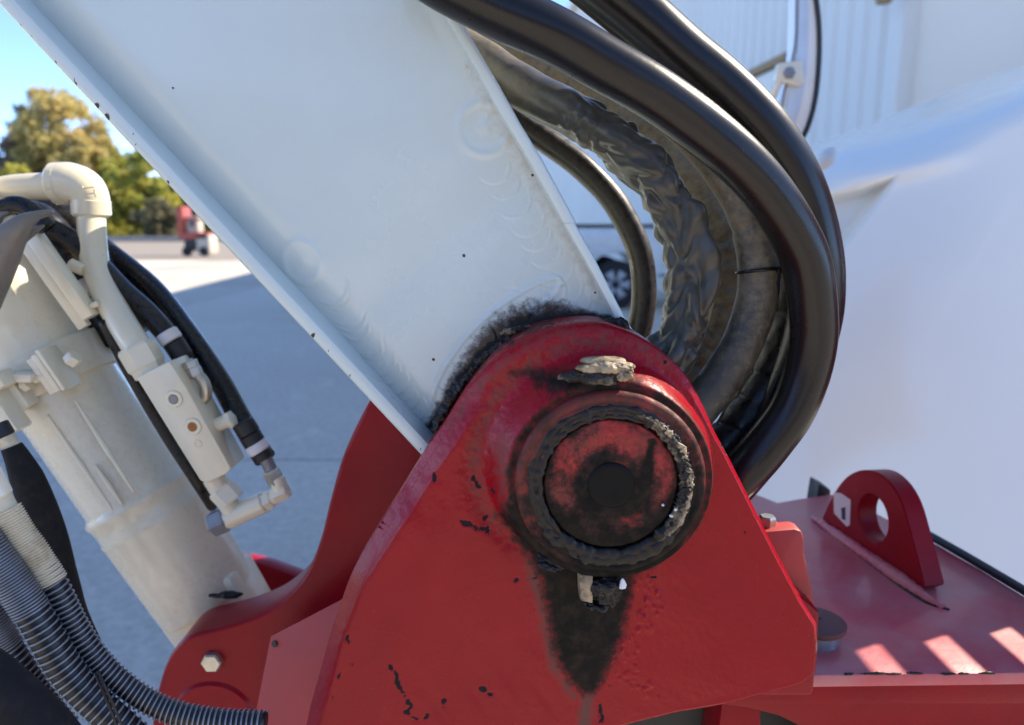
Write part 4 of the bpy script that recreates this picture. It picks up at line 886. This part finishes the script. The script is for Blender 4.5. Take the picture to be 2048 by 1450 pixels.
# flat bar beside the barrel
b0, b1 = Q(68, 470, .90), Q(184, 634, .90); bd = (b1 - b0) / np.linalg.norm(b1 - b0); bp_ = np.cross(bd, [0, 1., 0]); bp_ /= np.linalg.norm(bp_)
box('guide_bar', (b0 + b1) / 2, (bd, bp_, np.array([0, 1., 0])), (np.linalg.norm(b1 - b0), mm(24, .9), .02), 'cream_paint', ram, .002)
b0, b1 = Q(40, 470, .91), Q(170, 655, .91)
box('guide_rail', (b0 + b1) / 2, (bd, bp_, np.array([0, 1., 0])), (np.linalg.norm(b1 - b0) * 1.0, mm(22, .9), .01), 'cream_paint', ram, .001)
cyl('rail_stud', Q(183, 612, .90), Q(197, 606, .90), .004, 'cream_paint', ram, 16)
# long strap and valve block
tube('sensor_hose', [Q(208, 640, .90), Q(260, 745, .90), Q(330, 865, .90), Q(395, 965, .90), Q(425, 1012, .93)], .0075, 'rubber', ram, 40, 14, attrs={'dust': lambda u_, d, q: .3})
tube('sensor_hose', [Q(222, 655, .91), Q(280, 755, .91), Q(350, 868, .91), Q(410, 962, .91)], .0065, 'steel_grey', ram, 40, 14)
vb = [(272, 756), (338, 722), (372, 775), (462, 938), (452, 948), (413, 968), (400, 962)]
VB = prism('valve_block', [Q(a, b, .855) for a, b in vb], (0, .05, 0), 'cream_paint', ram, .0025); tag(VB, 'cream valve block with two round plugs')
for (a, b, m_) in ((348, 798, 'steel_grey'), (386, 853, 'orange_rust')):
    p = lathe('port_plug', Q(a, b, .855) + (0, .001, 0), A_, [(mm(18, .855), 0), (mm(18, .855), .0015), (mm(16, .855), .003), (mm(10, .855), .003), (mm(9, .855), .001), (.001, .001)], 'cream_paint', VB, 32)
    lathe('plug_socket', Q(a, b, .855) + (0, -.0005, 0), A_, [(mm(8 if b < 820 else 10, .855), 0), (mm(8 if b < 820 else 10, .855), .0012), (.001, .0012)], m_, VB, 24)
lathe('stamp_mark', Q(395, 888, .855) + (0, .0005, 0), A_, [(mm(9, .855), 0), (mm(9, .855), .0012), (mm(6, .855), .0014), (mm(5, .855), .0006)], 'cream_paint', VB, 20)
def pipe(name, pts, rpx, Y, mat_='cream_paint', par=None, n=50): return tube(name, [Q(a, b, Y if np.isscalar(Y) else y) for k, (a, b) in enumerate(pts) for y in [Y if np.isscalar(Y) else Y[k]]], mm(rpx, np.mean(Y)), mat_, par or ram, n, 24)
# steel pipe with its elbow
pipe('pipe', [(182, 420), (184, 470), (190, 525), (208, 580), (235, 630), (262, 675), (285, 712)], 26, [.975, .965, .95, .93, .91, .89, .88], n=80)
pipe('pipe_nut', [(262, 712), (300, 690)], 1, .88)
def fit(name, a, b, rpx, Y, mat_='cream_paint', par=None, hexa=False, bev=.12):
    pa, pb = Q(*a, Y), Q(*b, Y)
    if hexa:
        L = np.linalg.norm(pb - pa); return lathe(name, pa, pb - pa, [(mm(rpx * .9, Y), 0), (mm(rpx, Y), L * .12), (mm(rpx, Y), L * .88), (mm(rpx * .9, Y), L)], mat_, par or ram, 6, angle=20)
    return cyl(name, pa, pb, mm(rpx, Y), mat_, par or ram, 32, bev)
fit('pipe_nut', (270, 690), (296, 735), 36, .88, hexa=True)
fit('pipe_nut', (292, 728), (304, 748), 32, .88, hexa=True)
pipe('pipe', [(-90, 430), (-40, 398), (10, 380), (60, 374), (118, 372)], 25, .975)
el = tube('pipe_elbow', [Q(112, 366, .975), Q(140, 366, .976), Q(166, 376, .976), Q(180, 398, .976), Q(183, 432, .976)], [mm(37, .97), mm(38, .97), mm(37, .97), mm(33, .97), mm(31, .97)], 'cream_paint', ram, 40, 32)
fit('elbow_collar', (104, 368), (134, 367), 39, .976, bev=.2); fit('elbow_collar', (181, 396), (183, 434), 34, .976, bev=.15)
# cast letters and lines on the elbow
ec = bpy.data.curves.new('cast_mark', 'FONT'); ec.body = 'JT'; ec.size = .017; ec.extrude = .0008; ec.align_x = 'CENTER'; ec.align_y = 'CENTER'
eo = bpy.data.objects.new('tmp', ec); C.objects.link(eo); bpy.context.view_layer.update()
em = bpy.data.meshes.new_from_object(eo.evaluated_get(bpy.context.evaluated_depsgraph_get())); bpy.data.objects.remove(eo); bpy.data.curves.remove(ec)
em.name = 'cast_mark'; em.materials.clear()
ep = Q(180, 384, .976 - mm(39, .97)); em.transform(Matrix.Translation(Vector(ep)) @ Matrix.Rotation(rad(90), 4, 'X') @ Matrix.Rotation(rad(-82), 4, 'Z'))
link('cast_mark', em, ram, ['cream_paint'], smooth=False)
# lower tee and fittings of the valve block
fit('fitting', (425, 952), (446, 985), 22, .88); fit('fitting', (440, 975), (466, 1003), 28, .88, hexa=True); fit('fitting', (452, 1000), (470, 1030), 20, .88)
fit('tee_pipe', (450, 1040), (530, 1003), 22, .88); fit('fitting', (424, 1050), (456, 1036), 27, .88, 'steel_grey', hexa=True); fit('fitting', (525, 1005), (560, 990), 15, .88); fit('fitting', (520, 1008), (545, 997), 20, .88, hexa=True)
fit('fitting', (548, 992), (575, 978), 19, .88, hexa=True); fit('fitting', (563, 985), (552, 955), 16, .88)
fit('fitting', (430, 852), (462, 838), 14, .88); fit('fitting', (455, 842), (466, 836), 18, .88, hexa=True)
fit('fitting', (388, 808), (404, 797), 13, .88, 'zinc')
pipe('fitting', [(398, 806), (412, 790), (408, 765), (390, 745)], 11, .88, 'zinc')
for a, b in (((392, 752), (385, 735)), ((384, 736), (378, 722))): fit('fitting', a, b, 15, .88, 'zinc', hexa=True)
fit('band_fitting', (542, 940), (530, 915), 13, .88, 'steel_grey'); fit('band_fitting', (555, 968), (541, 940), 17, .88, 'zinc', hexa=True)

# hoses and cables on the left
def lhose(name, label, pts, Y, rpx, mat_='rubber', cat='hose', group='hoses round the hydraulic ram', n=120, m=24, dust=.2, rs=None, disp=None):
    P = [Q(a, b, y) for (a, b), y in zip(pts, (np.full(len(pts), Y) if np.isscalar(Y) else np.interp(np.linspace(0, 1, len(pts)), np.linspace(0, 1, len(Y)), Y)))]
    yy = float(np.mean(Y)); t = thing(name, P[0], label, cat, group)
    link('hose', tube_mesh('hose', P, mm(rpx, yy) if rs is None else [mm(q, yy) for q in rs], n, m, disp=disp, attrs={'dust': lambda u_, d, q: dust}), t, [mat_]); return t
hA = lhose('hydraulic_hose', 'long black hose curving down right of the cream pipe to a white banded end', [(-40, 430), (40, 404), (120, 425), (213, 500), (306, 577), (374, 664), (436, 756), (478, 832), (512, 890), (530, 917)], [1.06, 1.06, 1.05, 1.03, .98, .94, .91, .89, .88], 20, dust=.15)
fit('white_band', (509, 886), (521, 903), 22.5, .878, 'white_band', hA); fit('crimp', (498, 868), (511, 887), 21.5, .878, 'black_plastic', hA); fit('crimp', (521, 903), (530, 918), 20, .878, 'black_plastic', hA); fit('crimp', (484, 843), (500, 868), 22, .878, 'black_plastic', hA)
hB = lhose('hydraulic_hose', 'shorter black hose behind the cream pipe, white band above a brass fitting', [(20, 455), (80, 452), (140, 478), (195, 528), (245, 580), (290, 620), (322, 655), (350, 690), (370, 722)], [.97, .96, .95, .93, .92, .92], 20, dust=.3)
fit('white_band', (331, 664), (345, 683), 22, .912, 'white_band', hB); fit('crimp', (346, 684), (367, 716), 20.5, .913, 'black_plastic', hB)
lhose('hydraulic_hose', 'thick black hose bundled behind the flat cream bar', [(20, 440), (75, 440), (115, 480), (150, 540), (180, 595), (215, 650), (240, 690)], [1.0, 1.0, .99, .98], 34)
lhose('hydraulic_hose', 'matt black hose tucked under the pipe elbow', [(-20, 470), (50, 430), (120, 440), (170, 490), (215, 545), (262, 600), (300, 650)], [1.04, 1.03, 1.02], 36)
lhose('hydraulic_hose', 'dark blue-black hose arching under the horizontal cream pipe', [(-50, 470), (-15, 428), (25, 410), (60, 420), (95, 455)], .90, 17)
gh = lhose('grey_hose', 'fat dusty grey hose end lying over the ram at the left border', [(-70, 640), (-30, 555), (8, 492), (40, 452), (72, 432), (100, 425), (106, 424)], [.80, .80, .80, .82, .84], 36, 'grey_rubber', rs=[44, 44, 42, 36, 24, 9, 2], m=32)
gh2 = lhose('grey_hose', 'small grey hose tip under the fat dusty grey hose', [(-10, 510), (30, 480), (62, 464), (84, 453), (88, 451)], .83, 20, 'grey_rubber', rs=[22, 20, 16, 9, 2])
lhose('grey_hose', 'grey hose tip at the left border above the fat dusty one', [(-40, 470), (-15, 445), (4, 430), (16, 425)], .83, 20, 'grey_rubber', rs=[24, 20, 10, 2])
cyl('stub', Q(140, 528, .93), Q(168, 540, .93), mm(12, .93), 'cream_paint', ram, 20); cyl('stub', Q(158, 565, .95), Q(182, 585, .95), mm(12, .95), 'white_band', ram, 20)
bs = lhose('hose_sleeve', 'glossy black sleeve hanging down behind the spring-wrapped hoses', [(22, 893), (36, 920), (58, 970), (80, 1030), (98, 1090), (112, 1150), (135, 1230), (170, 1300)], .76, 34, 'matt_black', rs=[20, 30, 33, 36, 38, 38, 36, 34], disp=lambda t, L, ca, sa, d: .0022 * nz(t * 9, ca * 1.6 + 4, sa * 1.6))
fit('end_fitting', (8, 872), (32, 908), 17, .76, 'cream_sleeve', bs); fit('crimp', (-6, 848), (10, 874), 20, .76, 'black_plastic', bs)

# spring-wrapped hoses, nearest of all
def helix(path, rad_px, Y, pitch_px, wire_px, mat_, parent, name='spring_guard', dense=None, jit=0.0):
    P = [Q(a, b, Y) for a, b in path]; p, t = spline(P, 900); T, U, V = frames(p); L = t[-1]; s_ = 0; ph = 0; pts = []; R_ = mm(rad_px, Y)
    ds = L / 6000.
    while s_ < L:
        k = s_ / L * 899; i = min(int(k), 898); fr_ = k - i; c_ = p[i] * (1 - fr_) + p[i + 1] * fr_
        pit = mm(pitch_px if dense is None or s_ / L > dense[0] else dense[1], Y) * (1 + jit * nz(s_ * 55, 2))
        pts.append(c_ + (U[i] * math.cos(ph) + V[i] * math.sin(ph)) * R_ * (1 + .02 * nz(s_ * 90, 5))); st_ = .22; ph += st_; s_ += st_ / (2 * math.pi) * pit
    pts = np.array(pts); T2 = np.gradient(pts, axis=0); T2 /= np.linalg.norm(T2, axis=1)[:, None]
    k = np.clip((np.arange(len(pts)) / len(pts) * 899).astype(int), 0, 899); m = 6; v = []; wr = mm(wire_px, Y)
    TT = T[k]; out_ = np.cross(T2, TT); out_ /= np.linalg.norm(out_, axis=1)[:, None]; sd_ = np.cross(T2, out_)
    v = np.concatenate([(pts + (out_ * math.cos(a) + sd_ * math.sin(a)) * wr)[:, None] for a in np.linspace(0, 2 * math.pi, m, endpoint=False)], 1).reshape(-1, 3)
    f = [(i * m + j, i * m + (j + 1) % m, (i + 1) * m + (j + 1) % m, (i + 1) * m + j) for i in range(len(pts) - 1) for j in range(m)]
    me = mesh(name, v, f); return link(name, me, parent, [mat_])
SG = 'spring-wrapped hoses in the lower left corner'
def shose(label, path, Y, rpx, pitch, wire, dense=None, jit=0., mat_='steel_grey'):
    t = thing('spring_hose', Q(*path[-1], Y), label, 'hose', SG)
    tube('hose', [Q(a, b, Y) for a, b in path], mm(rpx - wire * 2, Y), 'black_plastic', t, 80, 24)
    helix(path, rpx - wire, Y, pitch, wire, mat_, t, dense=dense, jit=jit); return t
p1 = [(85, 1130), (108, 1168), (121, 1192), (143, 1238), (173, 1289), (206, 1332), (243, 1366), (285, 1396), (334, 1420), (395, 1436), (455, 1443), (530, 1446)]
h1 = shose('spring-wrapped hose with the ribbed cream sleeve, running right under the red foot', p1, .60, 27, 11.5, 2.3, jit=.15)
def rib(t, L, ca, sa, d): return .0008 * math.sin(t * 2600) + .0004 * nz(t * 60, ca, sa)
tube('cream_sleeve', [Q(12, 1020, .60), Q(38, 1062, .60), Q(72, 1110, .60), Q(106, 1164, .60)], mm(27, .6), 'cream_sleeve', h1, 260, 32, disp=rib)
tube('sleeve_collar', [Q(6, 1022, .60), Q(22, 1045, .60)], [mm(25, .6), mm(30, .6), mm(26, .6)], 'cream_sleeve', h1, 16, 32)
fit('sleeve_collar', (-12, 985), (14, 1032), 26, .60, 'cream_sleeve', h1); fit('end_fitting', (-30, 940), (-4, 995), 28, .60, 'cream_paint', h1)
p2 = [(-60, 1050), (-32, 1087), (20, 1158), (60, 1218), (94, 1277), (126, 1333), (161, 1377), (197, 1412), (240, 1450), (290, 1500)]
h2 = shose('thickest spring-wrapped hose, its coils packed tight at the top and open below', p2, .58, 37, 15.5, 2.4, dense=(.36, 6.2), jit=.12)
p3 = [(-60, 1170), (-27, 1221), (4, 1278), (33, 1325), (56, 1362), (90, 1410), (130, 1460)]
h3 = shose('spring-wrapped hose lowest at the left border, partly under the black sleeve', p3, .59, 33, 13, 2.3, dense=(.42, 6.0), jit=.3)
bsl = tube_mesh('black_sleeve', [Q(a, b, .50) for a, b in ((-130, 1308), (-60, 1345), (-5, 1384), (50, 1430), (98, 1480), (155, 1555))], mm(62, .50), 90, 40, disp=lambda t, L, ca, sa, d: .002 * nz(t * 14, ca * 1.5, sa * 1.5), attrs={'dust': lambda u_, d, q: float(.18 + .3 * nz(q[0] * 50, q[2] * 50))})
tag(link('hose_sleeve', bsl, None, ['matt_black']), 'fat matt black sleeve across the bottom left corner, nearest the viewer', 'hose')
zt2 = thing('zip_tie', Q(206, 1350, .56), 'thin black tie tails lying over the open coils at the bottom', 'cable tie')
tube('tail', [Q(190, 1345, .553), Q(205, 1380, .550), (Q(224, 1425, .552)), Q(240, 1470, .556)], .0012, 'black_plastic', zt2, 30, 8)
tube('tail', [Q(196, 1342, .552), Q(214, 1382, .549), Q(236, 1432, .552), Q(250, 1470, .556)], .0011, 'black_plastic', zt2, 30, 8)
tag(link('cream_pipe', tube_mesh('cream_pipe', [Q(-60, 1400, .62), Q(-10, 1455, .62), Q(50, 1530, .62)], mm(34, .62), 20, 24), None, ['cream_paint']), 'cream pipe end peeping out under the black sleeve, bottom left corner', 'pipe')

# ================================================================== WHITE TRUCK HOOD ON THE RIGHT
YH = 1.95
NHx, NHy = 200, 260
top_line = [(1470, 380), (1560, 330), (1630, 300), (1700, 278), (1780, 258), (1850, 236), (1950, 200), (2048, 158), (2300, 60)]
hx = np.linspace(1475, 2300, NHx); PXh = np.zeros((NHy, NHx)); PYh = PXh.copy(); XH = PXh.copy(); ZH = PXh.copy(); YHg = PXh.copy()
for j, x_ in enumerate(hx):
    yt = float(np.interp(x_, [p[0] for p in top_line], [p[1] for p in top_line]))
    for i in range(NHy):
        s_ = (i / (NHy - 1)) ** 1.3; PXh[i, j] = x_; PYh[i, j] = yt + s_ * (1330 - yt)
wedge = [(1600, 395), (1650, 388), (1720, 372), (1802, 346), (1775, 385), (1740, 430), (1705, 475), (1672, 512), (1600, 600)]
Pw = [np.array(p, float) for p in wedge]; dW, _ = seg_dist(PXh, PYh, Pw); inW = inside(PXh, PYh, Pw)
yt_g = np.interp(PXh, [p[0] for p in top_line], [p[1] for p in top_line])
roll = .30 * (1 - np.sqrt(np.clip(1 - (1 - np.clip((PYh - yt_g) / 95, 0, 1)) ** 2.2, 0, 1)))
ridge = -.02 * np.exp(-((PYh - yt_g - 70 - (PXh - 1640) * .10) / 26) ** 2) * sm((PXh - 1640) / 80) * sm((2010 - PXh) / 150)
swell = -.02 * np.exp(-((PXh - 1900 - (PYh - 400) * -.55) / 190) ** 2) * sm((PYh - 250) / 300)
crease = .0015 * sm(((PXh - 1985) + (PYh - 450) * .62) / 18) * sm((PYh - 300) / 150) * (1 - sm((PYh - 560) / 250))
recess = np.where(inW, .085 * sm(dW / 24), 0)
DY = roll + ridge + swell + crease + recess + (1480 + 560 - PXh) * .00022 + (1250 - PYh) * .00050
v = []
for i in range(NHy):
    for j in range(NHx): v.append(Q(PXh[i, j], PYh[i, j], YH + DY[i, j]))
f = [(i * NHx + j, i * NHx + j + 1, (i + 1) * NHx + j + 1, (i + 1) * NHx + j) for i in range(NHy - 1) for j in range(NHx - 1)]
hood = thing('truck_hood', Q(1800, 1200, YH), 'smooth white moulded truck bonnet filling the right side behind the hoses', 'truck')
me = mesh('hood_panel', v, f, {'dust': np.clip(.25 + .35 * inW.ravel() * 1.0, 0, 1)}); fix_normals(me); link('hood_panel', me, hood, ['white_truck'])
ll = [v[i * NHx] for i in range(NHy)]; bk = [np.array(p) + np.array([.05, .9, -.02]) for p in ll]
me = mesh('hood_side', ll + bk, [(i, i + 1, NHy + i + 1, NHy + i) for i in range(NHy - 1)]); fix_normals(me); link('hood_side', me, hood, ['white_truck'])
tl = [v[j] for j in range(NHx)]; bk = [np.array(p) + np.array([.05, .9, .03]) for p in tl]
me = mesh('hood_top', tl + bk, [(i, i + 1, NHx + i + 1, NHx + i) for i in range(NHx - 1)]); fix_normals(me); link('hood_top', me, hood, ['white_truck'])
tube('hood_hinge', [Q(1626, 345, YH - .02), Q(1648, 322, YH - .02), Q(1662, 305, YH + .02)], [.010, .022, .014], 'siding', hood, 16, 16)

# mirror in its white shell
YM = 1.7
mir = thing('truck_mirror', Q(1600, 150, YM), 'tall white-shelled truck mirror with black rim, above the bonnet', 'mirror')
mo = curve2([(1603, -120), (1625, -40), (1637, 40), (1638, 120), (1630, 200), (1612, 262), (1588, 292), (1568, 262), (1562, 215), (1574, 160), (1588, 110), (1592, 40), (1593, -40), (1596, -100)], 5)
mc = (1603, 110)
def scal(pts, k): return [(mc[0] + (a - mc[0]) * k, mc[1] + (b - mc[1]) * k) for a, b in pts]
prism('mirror_shell', [Q(a, b, YM) for a, b in mo], (0, .05, 0), 'white_truck', mir, .008, 3)
rimp = [p for p in mo if p[0] > 1598]
tube('mirror_rim', [Q(a, b, YM - .002) for a, b in rimp[::3] + [rimp[-1]]], .0055, 'black_plastic', mir, 80, 10)
tube('mirror_rim', [Q(a, b, YM - .002) for a, b in ((1595, -100), (1593, 0), (1590, 90), (1574, 160), (1563, 215))], .003, 'steel_grey', mir, 60, 8)
prism('mirror_glass', [Q(a, b, YM - .004) for a, b in ((1600, -80), (1612, -40), (1618, 20), (1616, 90), (1612, 150), (1600, 215), (1588, 250), (1575, 240), (1572, 215), (1584, 160), (1594, 110), (1598, 20))], (0, .004, 0), 'mirror_glass', mir, .001)
prism('bracket', [Q(a, b, YM - .02) for a, b in ((1556, 126), (1606, 118), (1610, 168), (1598, 172), (1552, 160))], (0, .02, 0), 'cream_paint', mir, .004)
lathe('bracket_bolt', Q(1578, 146, YM - .02), A_, [(mm(11, YM), 0), (mm(11, YM), .004), (mm(7, YM), .006)], 'steel_grey', mir, 6, angle=20)
tube('arm', [Q(1560, 155, YM - .01), Q(1545, 195, YM), Q(1520, 260, YM + .05), Q(1500, 420, YM + .15)], .009, 'cream_paint', mir, 20, 10)

# added out of view: a slatted guard that shades and stripes the deck
gd = thing('stripe_guard', (.86, .95, ZD), 'red slatted guard added beyond the right border to stripe the deck with sun', 'guard')
GX = 1.0
def gp(y0, y1, z0, z1): prism('slat', [(GX, y0, z0), (GX, y1, z0), (GX, y1, z1), (GX, y0, z1)], (.012, 0, 0), 'red_plain', gd, .001)
rows = [(1.395, 1.430, .925, 1.010), (1.320, 1.356, .908, .990), (1.246, 1.282, .890, .970)]
for z0, z1, y0, y1 in rows: gp(.66, y0, z0, z1); gp(y1, 1.30, z0, z1)
for z0, z1 in ((1.4305, 1.60), (1.3565, 1.3945), (1.2825, 1.3195), (ZD - .05, 1.2455)): gp(.66, 1.30, z0, z1)
prism('side_panel', [(GX + .01, 1.305, ZD - .05), (GX + .36, 1.80, ZD - .05), (GX + .36, 1.80, 1.6), (GX + .01, 1.305, 1.6)], (.01, -.006, 0), 'red_plain', gd, .001)
